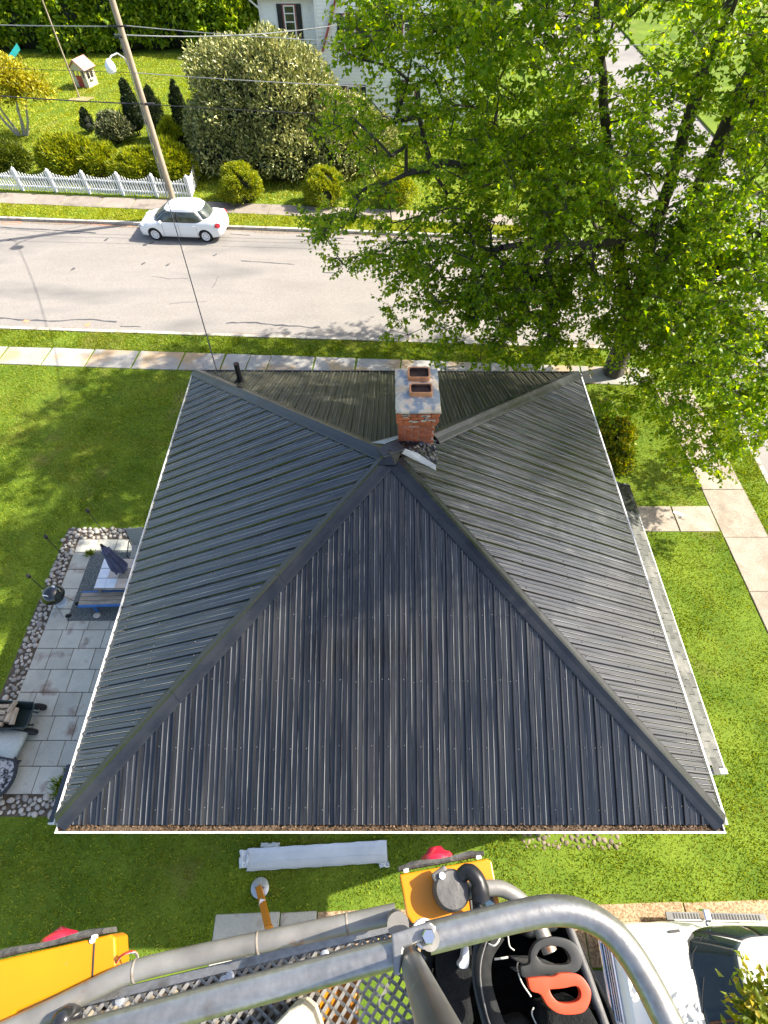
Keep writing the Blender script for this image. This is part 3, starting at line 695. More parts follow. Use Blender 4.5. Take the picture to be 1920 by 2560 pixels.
# ---- small ribbed roof of the bump-out on the left
b = MB(); b.box(-5.75, -3.9, 1.15, 1.95, 0, 2.95); b.build('bump_out_wall', 'siding_mat', house, world_=True)
b = MB(); pr = [(0, 0), (.05, 0), (.06, .02), (.09, .02), (.10, 0)]; y = 1.04; prof = []
while y < 2.02: prof += [(y + a, h) for a, h in pr if y + a < 2.03]; y += .16
for (ya, ha) in prof:
    for xx, zz in ((-6.12, 2.98), (-3.95, 3.55)): b.v.append(Vector((xx, ya, zz + ha)))
for i in range(len(prof) - 1): k = 2 * i; b.f.append((k, k + 1, k + 3, k + 2))
o = b.build('bump_out_roof', 'roof_panel_mat', house, world_=True, fix=False); o.data.uv_layers.new(name='UVMap')
b = MB(); b.add([(-6.13, 1.0, 2.86), (-3.95, 1.0, 3.42), (-3.95, 1.03, 3.42), (-6.13, 1.03, 2.86), (-6.13, 1.0, 2.97), (-3.95, 1.0, 3.53), (-3.95, 1.03, 3.53), (-6.13, 1.03, 2.97)],
                [(3, 2, 1, 0), (4, 5, 6, 7), (0, 1, 5, 4), (1, 2, 6, 5), (2, 3, 7, 6), (3, 0, 4, 7)]); b.build('bump_out_fascia', 'white_trim_mat', house, world_=True)
# ------------------------------------------------------------------ trees and shrubs
mat('bark_mat', (0.035, 0.028, 0.022), (0.085, 0.07, 0.055), rough=0.95, scale=6, detail=8, bump=0.8, bscale=25, stretch=(1, 1, .25))
mat('pale_bark_mat', (0.30, 0.28, 0.25), (0.42, 0.40, 0.36), rough=0.9, scale=9)
leafmat('maple_mat', (0.09, 0.20, 0.006), (0.42, 0.50, 0.016), mid=(0.22, 0.36, 0.008), rough=0.36, transl=0.64)
leafmat('rhodo_mat', (0.06, 0.095, 0.02), (0.60, 0.56, 0.22), mid=(0.28, 0.30, 0.085), rough=0.35, transl=0.15, spec=0.5)
leafmat('yew_mat', (0.06, 0.11, 0.008), (0.52, 0.50, 0.012), mid=(0.26, 0.31, 0.010), rough=0.5, transl=0.35)
leafmat('yew_dark_mat', (0.03, 0.06, 0.008), (0.24, 0.26, 0.014), mid=(0.10, 0.14, 0.010), rough=0.5, transl=0.2)
leafmat('cedar_mat', (0.012, 0.026, 0.008), (0.05, 0.075, 0.018), rough=0.6, transl=0.12)
leafmat('gold_mat', (0.17, 0.17, 0.010), (0.56, 0.47, 0.03), mid=(0.36, 0.34, 0.02), rough=0.5, transl=0.35)
leafmat('hedge_mat', (0.07, 0.16, 0.008), (0.44, 0.50, 0.02), mid=(0.20, 0.31, 0.010), rough=0.45, transl=0.45)
leafmat('dusty_mat', (0.06, 0.08, 0.03), (0.26, 0.25, 0.12), mid=(0.13, 0.15, 0.06), rough=0.5, transl=0.2)
leafmat('sapling_mat', (0.07, 0.12, 0.008), (0.32, 0.26, 0.02), mid=(0.18, 0.22, 0.012), rough=0.4, transl=0.4)
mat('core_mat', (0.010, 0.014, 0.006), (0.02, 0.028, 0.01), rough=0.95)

def branch_mesh(segs):
    """segs: (p, q, rp, rq) arrays -> 5-sided frusta"""
    P, Q, rp, rq = segs; n = len(P); D = unit(Q - P); ref = np.where(np.abs(D[:, 2:3]) < .9, np.array([[0, 0, 1.]]), np.array([[1., 0, 0]]))
    A = unit(np.cross(D, ref)); B = np.cross(D, A); K = 6; V = np.empty((n, 2 * K, 3))
    for j in range(K):
        t = 2 * math.pi * j / K; o = A * math.cos(t) + B * math.sin(t)
        V[:, j] = P + o * rp[:, None]; V[:, K + j] = Q + o * rq[:, None]
    i = np.arange(n)[:, None] * 2 * K
    F = np.concatenate([i + np.array([[j, (j + 1) % K, K + (j + 1) % K, K + j]]) for j in range(K)])
    return V.reshape(-1, 3), F
def grow(stems, C, rs, twig=.007, power=.46, step=.45):
    """stems: list of polylines [(x,y,z,r)...]; C cluster centres. returns branch segments and the end direction at every cluster"""
    pos, par, rad = [], [], []
    def addn(p, pa, r): pos.append(p); par.append(pa); rad.append(r); return len(pos) - 1
    for st in stems:
        start = st[0]; pa = -1
        if len(pos):
            d = np.linalg.norm(np.array(pos) - np.array(start[:3]), axis=1); pa = int(d.argmin())
        for a, b_ in zip(st[:-1], st[1:]):
            a_, c_ = np.array(a[:3]), np.array(b_[:3]); n = max(1, int(np.linalg.norm(c_ - a_) / step))
            for i in range(n if b_ is not st[-1] else n + 1):
                t = i / n; p = a_ + (c_ - a_) * t + rs.normal(size=3) * .03 * (0 if i == 0 else 1); pa = addn(p, pa, a[3] + (b_[3] - a[3]) * t)
    nst = len(pos); order = np.argsort([np.min(np.linalg.norm(np.array(pos[:nst]) - c, axis=1)) for c in C])
    ends = np.zeros(len(C), int); cap = len(pos) + len(C) * 8; arr = np.zeros((cap, 3)); arr[:nst] = np.array(pos)
    for ci in order:
        c = C[ci]; m = len(pos); dv = c - arr[:m]; d = np.linalg.norm(dv, axis=1)
        cost = d + np.maximum(0, -(dv[:, 2])) * .35 + np.where(np.array(rad[:m]) > .12, d * .12, 0)
        k = int(cost.argmin()); a = arr[k]; ln = d[k]; n = max(1, int(ln / .5)); pa = k
        bow = np.array([0, 0, 1.]) * ln * .12 + rs.normal(size=3) * ln * .06
        for i in range(1, n + 1):
            t = i / n; p = a + (c - a) * t + bow * 4 * t * (1 - t) * .8 + (rs.normal(size=3) * .04 if i < n else 0)
            pa = addn(p, pa, 0); arr[pa] = p
        ends[ci] = pa
    n = len(pos); arr = arr[:n]; cnt = np.zeros(n)
    cnt[ends] += 1
    for i in range(n - 1, -1, -1):
        if par[i] >= 0: cnt[par[i]] += cnt[i]
    r = np.maximum(np.array(rad), twig * np.maximum(cnt, .5) ** power)
    for i in range(n):
        if par[i] >= 0 and rad[i] == 0: r[i] = min(r[i], max(r[par[i]] * .85, .004))
    ch = np.array([i for i in range(n) if par[i] >= 0]); pr = np.array([par[i] for i in ch])
    rp = np.where(np.array(rad)[ch] > 0, r[pr], np.minimum(r[pr], r[ch] * 1.5))
    return (arr[pr], arr[ch], rp, r[ch]), arr[ends]
def ell_pts(n, c, rad, rs, inner=.45, nz=1.2, thr=-.15, seed=1):
    out = np.zeros((0, 3))
    while len(out) < n:
        v = unit(rs.normal(size=(n * 3, 3))); r = rs.uniform(inner ** 2.2, 1, (n * 3, 1)) ** (1 / 2.2)
        p = v * r * np.array(rad) + np.array(c); bump = 1 + .12 * vnoise(v * 4, 1.0, seed)
        p = (p - np.array(c)) * bump[:, None] + np.array(c)
        p = p[vnoise(p, nz, seed + 9) > thr]; out = np.concatenate([out, p])
    return out[:n]
def leafy(C, per, spread, L, W, rs, up=.9, droop=.5, ctr=None):
    n = len(C) * per; P = np.repeat(C, per, 0) + rs.normal(size=(n, 3)) * np.array(spread)
    out = P - np.array(ctr) if ctr is not None else rs.normal(size=(n, 3))
    out = unit(out * np.array([1, 1, .3])) * .6 + rs.normal(size=(n, 3)) * .8
    D = unit(out) * np.array([1, 1, .5]) + np.array([0, 0, -droop]); Nn = rs.normal(size=(n, 3)) * .6 + np.array([0, 0, up])
    return leaves(P, D, Nn, rs.uniform(L * .65, L * 1.25, n), rs.uniform(W * .65, W * 1.25, n))

# ---- the maple by the back corner of the house
rs = np.random.RandomState(21); TB = np.array([9.15, 16.9, 0])
maple = thing('maple_tree', 'tall spreading green maple with several dark trunks behind the black roof', 'tree', tuple(TB))
stems = [[(9.15, 16.9, -.1, .42), (9.1, 16.9, .6, .33), (9.05, 16.9, 1.8, .30), (8.95, 16.95, 2.6, .28)],
         [(8.95, 16.95, 2.6, .20), (8.0, 17.0, 4.2, .17), (6.9, 17.0, 6.3, .15), (6.0, 17.0, 8.5, .13), (5.0, 17.0, 11.0, .10), (4.6, 16.8, 14.0, .06)],
         [(8.95, 16.95, 2.6, .22), (8.6, 17.1, 5.5, .19), (8.25, 17.1, 8.7, .16), (8.1, 17.0, 12, .12), (8.0, 16.6, 16, .06)],
         [(8.95, 16.95, 2.6, .24), (9.3, 16.9, 5.5, .22), (9.25, 16.9, 9.0, .19), (9.2, 16.2, 12.5, .14), (9.6, 15.0, 16.5, .06)],
         [(8.95, 16.95, 2.6, .18), (10.2, 15.5, 5.2, .15), (11.5, 13.6, 8.5, .11), (12.0, 11.5, 11.5, .08), (11.6, 9.0, 14.0, .05)],
         [(6.9, 17.0, 6.3, .09), (4.5, 16.3, 7.6, .07), (1.5, 15.8, 8.0, .045), (-.8, 15.4, 7.4, .02)],
         [(8.6, 17.1, 5.5, .09), (6.0, 15.0, 6.2, .06), (3.2, 14.2, 6.6, .035)],
         [(8.0, 17, 4.2, .08), (7.2, 19.0, 5.0, .06), (4.6, 20.5, 5.6, .04)]]
def pix(P):
    d = P - np.array([0, 0, 14.2]); ax = d @ np.array([0, math.cos(R(54.6)), -math.sin(R(54.6))]); up = d @ np.array([0, math.sin(R(54.6)), math.cos(R(54.6))])
    a = np.maximum(ax, .05); return 960 + 1336 * d[:, 0] / a, 1280 - 1336 * up / a, ax
C = np.concatenate([ell_pts(840, (6.6, 17.0, 9.9), (8.9, 5.6, 5.5), rs, .42, 1.5, .08, 3), ell_pts(260, (12.0, 18.0, 9.5), (4.5, 4.0, 4.5), rs, .3, 1.5, .08, 18), ell_pts(430, (3.2, 16.0, 7.2), (6.2, 3.2, 3.2), rs, .2, 1.8, .06, 4), ell_pts(170, (4.3, 14.4, 4.7), (4.4, 1.8, 1.9), rs, .1, 1.8, .10, 16),
                    ell_pts(500, (10.3, 12.4, 5.4), (3.8, 4.2, 4.2), rs, .3, 1.6, .06, 5), ell_pts(300, (9.0, 17.5, 15.0), (7, 6, 3.5), rs, .3, 1.2, -.1, 6), ell_pts(170, (8.6, 15.2, 4.4), (3.6, 2.4, 2.4), rs, .2, 1.6, .05, 8),
                    ell_pts(640, (9.4, 8.9, 14.4), (4.3, 3.3, 3.2), rs, .2, 1.1, .14, 12), ell_pts(130, (1.6, 16.0, 11.0), (3.2, 2.5, 2.0), rs, .2, 1.5, .05, 22), ell_pts(50, (7.4, 15.6, 10.0), (3.6, 2.0, 2.6), rs, .2, 1.5, .05, 23), ell_pts(230, (7.2, 12.2, 17.2), (5.8, 5.0, 3.0), rs, .2, .8, .30, 14)])
# natural outline of the crown: the gap over the roof and the street stays open
OUT = np.array([(770, 525), (745, 600), (800, 690), (850, 790), (930, 850), (960, 905), (1090, 905), (1240, 915), (1430, 935), (1470, 1000), (1520, 1100), (1600, 1140), (1650, 1200), (1700, 1285), (1790, 1240), (1850, 1160), (1930, 1130), (2600, 1130), (2600, -400), (880, -400), (870, 0), (820, 180), (810, 320), (910, 400), (930, 465), (860, 500)], float)
def inside(x, y, poly):
    r = np.zeros(len(x), bool); n = len(poly)
    for i in range(n):
        (x1, y1), (x2, y2) = poly[i], poly[(i + 1) % n]
        r ^= ((y1 > y) != (y2 > y)) & (x < (x2 - x1) * (y - y1) / (y2 - y1 + 1e-12) + x1)
    return r
px, py_, ax = pix(C); vis = (ax > 0) & (px > -100) & (px < 2020) & (py_ > -120) & (py_ < 2700)
C = C[(C[:, 2] > 2.2) & (~vis | inside(px, py_, OUT)) & ~((ax > 0) & (ax < 6.5) & (px < 2300))]
C = C[~((C[:, 2] < 6.8) & (C[:, 0] < 5.4) & (C[:, 1] < 11.0))]
segs, E_ = grow(stems, C, rs, twig=.009)
V, F = branch_mesh(segs); np_obj('trunk', V, F, 'bark_mat', maple, tuple(TB)).data.shade_smooth()
def sprays(C, ctr, rs, nt=8, per=7, L=.13, W=.11):
    """short twigs at every branch end, leaves set along them on both sides"""
    n = len(C); o = unit((C - np.array(ctr)) * np.array([1, 1, .4])); c = np.repeat(C, nt, 0); D = unit(np.repeat(o, nt, 0) * .55 + rs.normal(size=(n * nt, 3)) * np.array([.75, .75, .5]) + np.array([0, 0, .1]))
    ln = rs.uniform(.28, .72, n * nt)[:, None]; tip = c + D * ln - np.array([0, 0, .10]) * ln; tw = (c, tip, np.full(n * nt, .0055), np.full(n * nt, .003))
    t = np.tile(np.linspace(.3, 1.05, per), n * nt)[:, None] + rs.uniform(-.05, .05, (n * nt * per, 1)); cc_ = np.repeat(c, per, 0); DD = np.repeat(tip - c, per, 0); P = cc_ + DD * t
    side = unit(np.cross(DD, np.array([0, 0, 1.]))) * np.tile([1, -1], n * nt * per // 2 + 1)[:n * nt * per, None]
    ld = unit(DD) * .5 + side * .9 + rs.normal(size=P.shape) * .3 + np.array([0, 0, -.45]); nn = np.array([0, 0, 1.]) + rs.normal(size=P.shape) * .45
    k = len(P); return leaves(P, ld, nn, rs.uniform(L * .6, L * 1.25, k), rs.uniform(W * .65, W * 1.25, k)), tw
(V, F), tw = sprays(C, (9, 17, 8), rs)
Vt, Ft = branch_mesh(tw); np_obj('twigs', Vt, Ft, 'bark_mat', maple, tuple(TB))
tag(np_obj('crown', V, F, 'maple_mat', maple, tuple(TB)))

def shrub(name, label, cat, base, lobes, n, L, W, m, seed, group=None, up=.4, outw=1.0, droop=0.0, stems_=6, inner=.72, core=.72, nz=3.0, thr=-.6, stemm='bark_mat', fold=.25, low=.04, amp=.17):
    """lobes: (cx,cy,cz,rx,ry,rz) relative to base. leaves through the outer shell, woody stems, solid near-black core"""
    rs = np.random.RandomState(seed); root = thing(name, label, cat, tuple(base), 0, group); P = []; Nn = []
    vol = np.array([l[3] * l[4] * l[5] for l in lobes]) ** (2 / 3); vol = vol / vol.sum()
    for li, (l, w) in enumerate(zip(lobes, vol)):
        k = int(n * w * 1.5); v = unit(rs.normal(size=(k, 3))); v[:, 2] = np.where(v[:, 2] < -.35, -v[:, 2], v[:, 2])
        bump = 1 + amp * vnoise(v * nz, 1.0, seed + li) + .09 * vnoise(v * nz * 3, 1.0, seed + li + 3)
        r = rs.uniform(inner, 1.0, k) * bump; p = v * r[:, None] * np.array(l[3:]) + np.array(l[:3])
        ok = np.ones(k, bool)
        for lj, o in enumerate(lobes):
            if lj != li: ok &= np.sum(((p - np.array(o[:3])) / np.array(o[3:])) ** 2, 1) > inner ** 2 * .8
        ok &= (p[:, 2] > low) & (vnoise(p, nz * 1.6, seed + 7) > thr); P.append(p[ok]); Nn.append((v / np.array(l[3:]))[ok])
    P = np.concatenate(P); Nn = unit(np.concatenate(Nn)); k = len(P)
    D = Nn * outw + rs.normal(size=(k, 3)) * .75 + np.array([0, 0, up - droop]); nn = Nn * .8 + np.array([0, 0, .5]) + rs.normal(size=(k, 3)) * .6
    V, F = leaves(P, D, nn, rs.uniform(L * .6, L * 1.3, k), rs.uniform(W * .6, W * 1.3, k), fold)
    np_obj('crown', V, F, m, root)
    B = MB()
    for i in range(stems_):
        l = lobes[i % len(lobes)]; a = rs.uniform(0, 6.28); q = Vector((l[0] + l[3] * .5 * math.cos(a), l[1] + l[4] * .5 * math.sin(a), l[2] + l[5] * rs.uniform(0, .5)))
        s = Vector((q.x * .25, q.y * .25, 0)); mid = s.lerp(q, .5) + Vector((rs.normal() * .05, rs.normal() * .05, .1)); r0 = .02 + .018 * max(l[3:]); B.tube([s, mid, q], [r0, r0 * .7, r0 * .3], 6)
    B.build('trunk', stemm, root, smooth=60)
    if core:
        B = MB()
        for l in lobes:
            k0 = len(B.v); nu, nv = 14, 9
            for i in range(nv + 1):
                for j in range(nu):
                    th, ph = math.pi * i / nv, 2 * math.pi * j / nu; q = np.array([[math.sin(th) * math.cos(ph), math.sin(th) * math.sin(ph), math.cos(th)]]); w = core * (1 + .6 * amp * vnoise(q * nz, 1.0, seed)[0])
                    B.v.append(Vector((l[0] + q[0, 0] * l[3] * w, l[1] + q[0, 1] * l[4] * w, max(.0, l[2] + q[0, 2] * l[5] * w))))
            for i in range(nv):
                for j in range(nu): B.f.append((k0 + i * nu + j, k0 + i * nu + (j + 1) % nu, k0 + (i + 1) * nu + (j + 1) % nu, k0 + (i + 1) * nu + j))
        B.build('dark_core', 'core_mat', root, smooth=180)  # solid near-black core behind the leaf shell
    return root

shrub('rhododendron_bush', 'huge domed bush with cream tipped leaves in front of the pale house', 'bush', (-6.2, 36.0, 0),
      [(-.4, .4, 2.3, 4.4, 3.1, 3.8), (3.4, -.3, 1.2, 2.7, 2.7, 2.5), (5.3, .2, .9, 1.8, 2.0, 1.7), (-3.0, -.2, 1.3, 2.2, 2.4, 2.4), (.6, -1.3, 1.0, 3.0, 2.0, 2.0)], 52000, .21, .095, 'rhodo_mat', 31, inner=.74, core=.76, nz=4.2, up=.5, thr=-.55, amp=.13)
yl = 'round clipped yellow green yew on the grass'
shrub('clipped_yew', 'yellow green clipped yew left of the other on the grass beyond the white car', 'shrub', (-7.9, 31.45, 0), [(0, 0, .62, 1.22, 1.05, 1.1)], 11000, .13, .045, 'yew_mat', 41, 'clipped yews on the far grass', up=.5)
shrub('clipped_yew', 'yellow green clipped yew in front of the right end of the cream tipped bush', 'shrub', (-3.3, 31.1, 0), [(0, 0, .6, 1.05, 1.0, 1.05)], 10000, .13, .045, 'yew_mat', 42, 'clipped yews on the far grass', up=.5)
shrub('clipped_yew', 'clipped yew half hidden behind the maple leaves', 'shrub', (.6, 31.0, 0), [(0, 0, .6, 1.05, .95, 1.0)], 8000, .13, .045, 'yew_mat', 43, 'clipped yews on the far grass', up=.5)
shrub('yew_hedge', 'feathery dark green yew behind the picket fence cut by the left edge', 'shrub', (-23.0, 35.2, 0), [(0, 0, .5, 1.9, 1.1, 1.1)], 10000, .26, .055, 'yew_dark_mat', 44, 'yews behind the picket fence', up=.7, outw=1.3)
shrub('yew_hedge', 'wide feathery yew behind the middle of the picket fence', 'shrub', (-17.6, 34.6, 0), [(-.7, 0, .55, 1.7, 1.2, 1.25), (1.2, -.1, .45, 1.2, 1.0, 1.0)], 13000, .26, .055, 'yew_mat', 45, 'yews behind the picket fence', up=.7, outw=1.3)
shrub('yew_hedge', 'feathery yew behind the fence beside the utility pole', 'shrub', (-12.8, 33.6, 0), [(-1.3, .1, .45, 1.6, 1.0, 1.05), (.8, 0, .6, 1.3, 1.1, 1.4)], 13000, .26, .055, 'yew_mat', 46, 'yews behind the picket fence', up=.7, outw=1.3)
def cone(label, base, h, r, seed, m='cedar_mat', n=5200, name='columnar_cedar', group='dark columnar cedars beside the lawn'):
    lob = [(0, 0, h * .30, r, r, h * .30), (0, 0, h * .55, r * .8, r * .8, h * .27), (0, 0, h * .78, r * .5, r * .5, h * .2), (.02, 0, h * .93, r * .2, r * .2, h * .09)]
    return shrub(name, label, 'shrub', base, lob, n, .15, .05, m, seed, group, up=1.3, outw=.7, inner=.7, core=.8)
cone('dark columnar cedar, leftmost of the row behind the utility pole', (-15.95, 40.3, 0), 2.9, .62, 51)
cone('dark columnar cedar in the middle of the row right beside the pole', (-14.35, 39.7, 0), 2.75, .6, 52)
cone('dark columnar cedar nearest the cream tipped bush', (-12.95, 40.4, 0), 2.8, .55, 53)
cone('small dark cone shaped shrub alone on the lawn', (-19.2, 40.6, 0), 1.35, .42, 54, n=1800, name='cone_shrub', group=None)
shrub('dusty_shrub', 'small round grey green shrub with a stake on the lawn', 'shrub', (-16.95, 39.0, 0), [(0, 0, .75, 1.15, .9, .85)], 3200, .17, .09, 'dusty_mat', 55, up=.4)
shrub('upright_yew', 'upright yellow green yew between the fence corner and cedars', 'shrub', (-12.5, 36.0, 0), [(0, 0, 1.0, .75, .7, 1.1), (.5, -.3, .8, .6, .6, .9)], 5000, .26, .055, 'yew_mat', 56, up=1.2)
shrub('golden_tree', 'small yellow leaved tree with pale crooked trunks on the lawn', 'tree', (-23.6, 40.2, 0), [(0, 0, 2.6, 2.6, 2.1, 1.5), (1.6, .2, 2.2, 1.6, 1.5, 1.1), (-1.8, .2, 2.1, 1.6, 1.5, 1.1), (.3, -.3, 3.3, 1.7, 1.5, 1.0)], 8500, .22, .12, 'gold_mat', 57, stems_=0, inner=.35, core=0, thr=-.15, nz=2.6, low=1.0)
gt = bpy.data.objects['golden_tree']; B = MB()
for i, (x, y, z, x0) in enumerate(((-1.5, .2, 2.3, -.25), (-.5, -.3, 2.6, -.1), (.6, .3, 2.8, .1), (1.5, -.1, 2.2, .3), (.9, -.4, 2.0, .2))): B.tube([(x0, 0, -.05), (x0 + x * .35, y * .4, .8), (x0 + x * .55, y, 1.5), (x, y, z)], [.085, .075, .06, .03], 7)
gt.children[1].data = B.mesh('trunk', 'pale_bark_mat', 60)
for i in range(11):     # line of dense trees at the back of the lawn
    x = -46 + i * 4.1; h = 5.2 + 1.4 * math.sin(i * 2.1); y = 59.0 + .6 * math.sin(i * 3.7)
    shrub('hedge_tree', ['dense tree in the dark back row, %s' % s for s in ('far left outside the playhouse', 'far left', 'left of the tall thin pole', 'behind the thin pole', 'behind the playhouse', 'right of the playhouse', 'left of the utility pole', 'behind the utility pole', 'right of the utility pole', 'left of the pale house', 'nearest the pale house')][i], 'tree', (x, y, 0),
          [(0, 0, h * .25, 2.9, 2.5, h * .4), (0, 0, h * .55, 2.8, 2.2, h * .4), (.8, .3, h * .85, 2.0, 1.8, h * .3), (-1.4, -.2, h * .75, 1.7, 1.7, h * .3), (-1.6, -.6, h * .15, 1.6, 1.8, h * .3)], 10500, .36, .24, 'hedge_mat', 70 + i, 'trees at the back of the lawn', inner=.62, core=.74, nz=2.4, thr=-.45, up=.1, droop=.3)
# shrubs under the maple beside the porch
shrub('porch_shrub', 'low yellow green shrub under the maple beside the porch', 'shrub', (7.9, 12.6, 0), [(0, 0, .12, .8, 1.0, .42), (.5, .9, .12, .7, .8, .4)], 5000, .14, .08, 'sapling_mat', 91, up=.6, inner=.5, core=.55)
# sapling over the parked vehicle at the lower right
rs = np.random.RandomState(5); sp = thing('sapling', 'small leafy tree overhanging the white vehicle at the lower right', 'tree', (7.3, -3.1, 0))
C2 = ell_pts(120, (6.35, -2.05, 2.9), (1.35, .8, .85), rs, .1, 1.5, -.2, 9)
sg, _ = grow([[(7.3, -3.1, -.05, .07), (7.2, -2.9, 1.2, .055), (6.95, -2.4, 2.4, .03)]], C2, rs, twig=.006)
V, F = branch_mesh(sg); np_obj('trunk', V, F, 'bark_mat', sp, (7.3, -3.1, 0))
V, F = leafy(C2, 34, (.15, .15, .12), .15, .095, rs, up=.9, droop=.1, ctr=(6.8, -2.2, 2.4)); np_obj('crown', V, F, 'sapling_mat', sp, (7.3, -3.1, 0))
# ------------------------------------------------------------------ the pale house across the street
mat('pale_siding_mat', (0.80, 0.81, 0.80), (0.87, 0.87, 0.86), rough=0.55, scale=2, stain=(0.70, 0.71, 0.70), sscale=1.5)
mat('red_trim_mat', (0.26, 0.045, 0.04), (0.34, 0.07, 0.06), rough=0.6)
mat('shutter_mat', (0.012, 0.013, 0.018), (0.022, 0.024, 0.03), rough=0.5)
mat('pane_mat', (0.02, 0.03, 0.02), (0.07, 0.09, 0.05), rough=0.06, scale=3, spec=0.8)
mat('roof_shingle_red_mat', (0.16, 0.06, 0.05), (0.22, 0.09, 0.075), rough=0.9, scale=6)
mat('white_paint_mat', (0.74, 0.75, 0.76), (0.82, 0.82, 0.82), rough=0.5, scale=3)
ph = thing('pale_house', 'pale clapboard house with dark shutters and red trim behind the cream tipped bush', 'house', (-1, 45, 0))
def clap(x0, x1, y, z0, z1, par):
    B = MB(); z = z0; ex = .17
    while z < z1 - .01:
        t = min(z + ex, z1); B.v += [Vector((x0, y - .035, z)), Vector((x1, y - .035, z)), Vector((x1, y, t)), Vector((x0, y, t)), Vector((x0, y, z)), Vector((x1, y, z))]
        k = len(B.v) - 6; B.f += [(k, k + 1, k + 2, k + 3), (k + 4, k + 5, k + 1, k)]; z += ex
    tag(B.build('clapboards', 'pale_siding_mat', par, world_=True), kind='stuff')
w = MB().box(-7.35, -4.0, 42.5, 50, 0, 6.25).build('wall', 'pale_siding_mat', ph, world_=True); clap(-7.35, -4.0, 42.49, 0, 6.25, w)
w = MB().box(-4.0, 6.0, 42.0, 50, 0, 6.9).build('wall', 'pale_siding_mat', ph, world_=True); clap(-4.0, 6.0, 41.99, 0, 6.9, w)
for x, y in ((-7.35, 42.47), (-4.02, 41.96), (5.95, 41.96)): MB().box(x - .06, x + .06, y - .02, y + .02, 0, 6.3).build('corner_board', 'white_paint_mat', ph, world_=True)
def window(x0, x1, z0, z1, y):
    B = MB(); t = .06
    B.box(x0 - .11, x0 - .05, y - .05, y - .01, z0 - .06, z1 + .1); B.box(x1 + .05, x1 + .11, y - .05, y - .01, z0 - .06, z1 + .1); B.box(x0 - .05, x1 + .05, y - .05, y - .01, z1 + .05, z1 + .1); B.box(x0 - .05, x1 + .05, y - .06, y - .01, z0 - .06, z0 - .02)
    wd = B.build('window', 'red_trim_mat', ph, world_=True)
    B = MB(); B.box(x0 - .05, x0 + .03, y - .04, y - .005, z0 - .02, z1 + .05); B.box(x1 - .03, x1 + .05, y - .04, y - .005, z0 - .02, z1 + .05); B.box(x0 + .03, x1 - .03, y - .04, y - .005, z1 - .02, z1 + .05)
    for f_ in (0, .26, .52, .78): z = z0 + (z1 - z0) * f_; B.box(x0 + .03, x1 - .03, y - .038, y - .005, z - .025, z + .025)
    B.build('window_frame', 'white_paint_mat', wd, world_=True)
    MB().box(x0 + .0, x1 - .0, y - .022, y - .012, z0, z1).build('pane', 'pane_mat', wd, world_=True)
    for s in (x0 - .44, x1 + .13):
        B = MB(); B.box(s, s + .31, y - .05, y - .015, z0 - .08, z1 + .1)
        for k in range(18): z = z0 + (z1 - z0) * k / 18; B.box(s + .04, s + .27, y - .058, y - .051, z, z + .045)
        B.build('shutter', 'shutter_mat', ph, world_=True)
window(-5.9, -5.33, 4.35, 5.82, 42.47); window(-2.35, -1.75, 4.0, 5.5, 41.97); window(-2.3, -1.6, .7, 2.1, 41.97); window(1.2, 1.9, 4.0, 5.5, 41.97); window(1.2, 1.9, .9, 2.3, 41.97)
B = MB(); B.add([(-7.8, 42.05, 6.2), (-3.95, 42.05, 6.2), (-3.95, 46, 8.2), (-7.8, 46, 8.2), (-7.8, 42.05, 6.32), (-3.95, 42.05, 6.32), (-3.95, 46, 8.32), (-7.8, 46, 8.32)], [(3, 2, 1, 0), (4, 5, 6, 7), (0, 1, 5, 4), (1, 2, 6, 5), (2, 3, 7, 6), (3, 0, 4, 7)])
B.build('roof', 'red_trim_mat', ph, world_=True)
B = MB(); B.add([(-4.5, 41.6, 6.45), (6.4, 41.6, 6.45), (1, 41.6, 10.2), (-4.5, 50, 6.45), (6.4, 50, 6.45), (1, 50, 10.2), (-4.7, 41.6, 6.6), (6.6, 41.6, 6.6), (1, 41.6, 10.5), (-4.7, 50, 6.6), (6.6, 50, 6.6), (1, 50, 10.5)],
                [(0, 2, 8, 6), (2, 1, 7, 8), (6, 8, 11, 9), (8, 7, 10, 11), (3, 9, 11, 5), (5, 11, 10, 4), (0, 3, 5, 2), (2, 5, 4, 1)]); B.build('roof', 'red_trim_mat', ph, world_=True)
B = MB(); B.add([(-4.2, 41.97, 6.9), (6.2, 41.97, 6.9), (1, 41.97, 10.3)], [(0, 1, 2)]); B.build('gable_wall', 'pale_siding_mat', ph, world_=True)
B = MB(); B.beam((-3.75, 41.85, 3.9), (-2.72, 41.85, 6.4), .12, .2, (0, 1, 0)); B.build('red_brace', 'red_trim_mat', ph, world_=True)
B = MB(); B.tube([(-7.8, 42.1, 6.15), (-7.55, 42.3, 5.9), (-7.32, 42.42, 5.7), (-7.30, 42.42, 5.3), (-7.30, 42.42, .2)], .05, 8); B.build('downspout', 'white_paint_mat', ph, world_=True, smooth=50)
B = MB(); B.tube([(-4.15, 42.2, 4.15), (-4.5, 42.2, 3.85), (-4.8, 42.4, 3.75)], .025, 6); B.build('wall_bracket', 'shutter_mat', ph, world_=True)

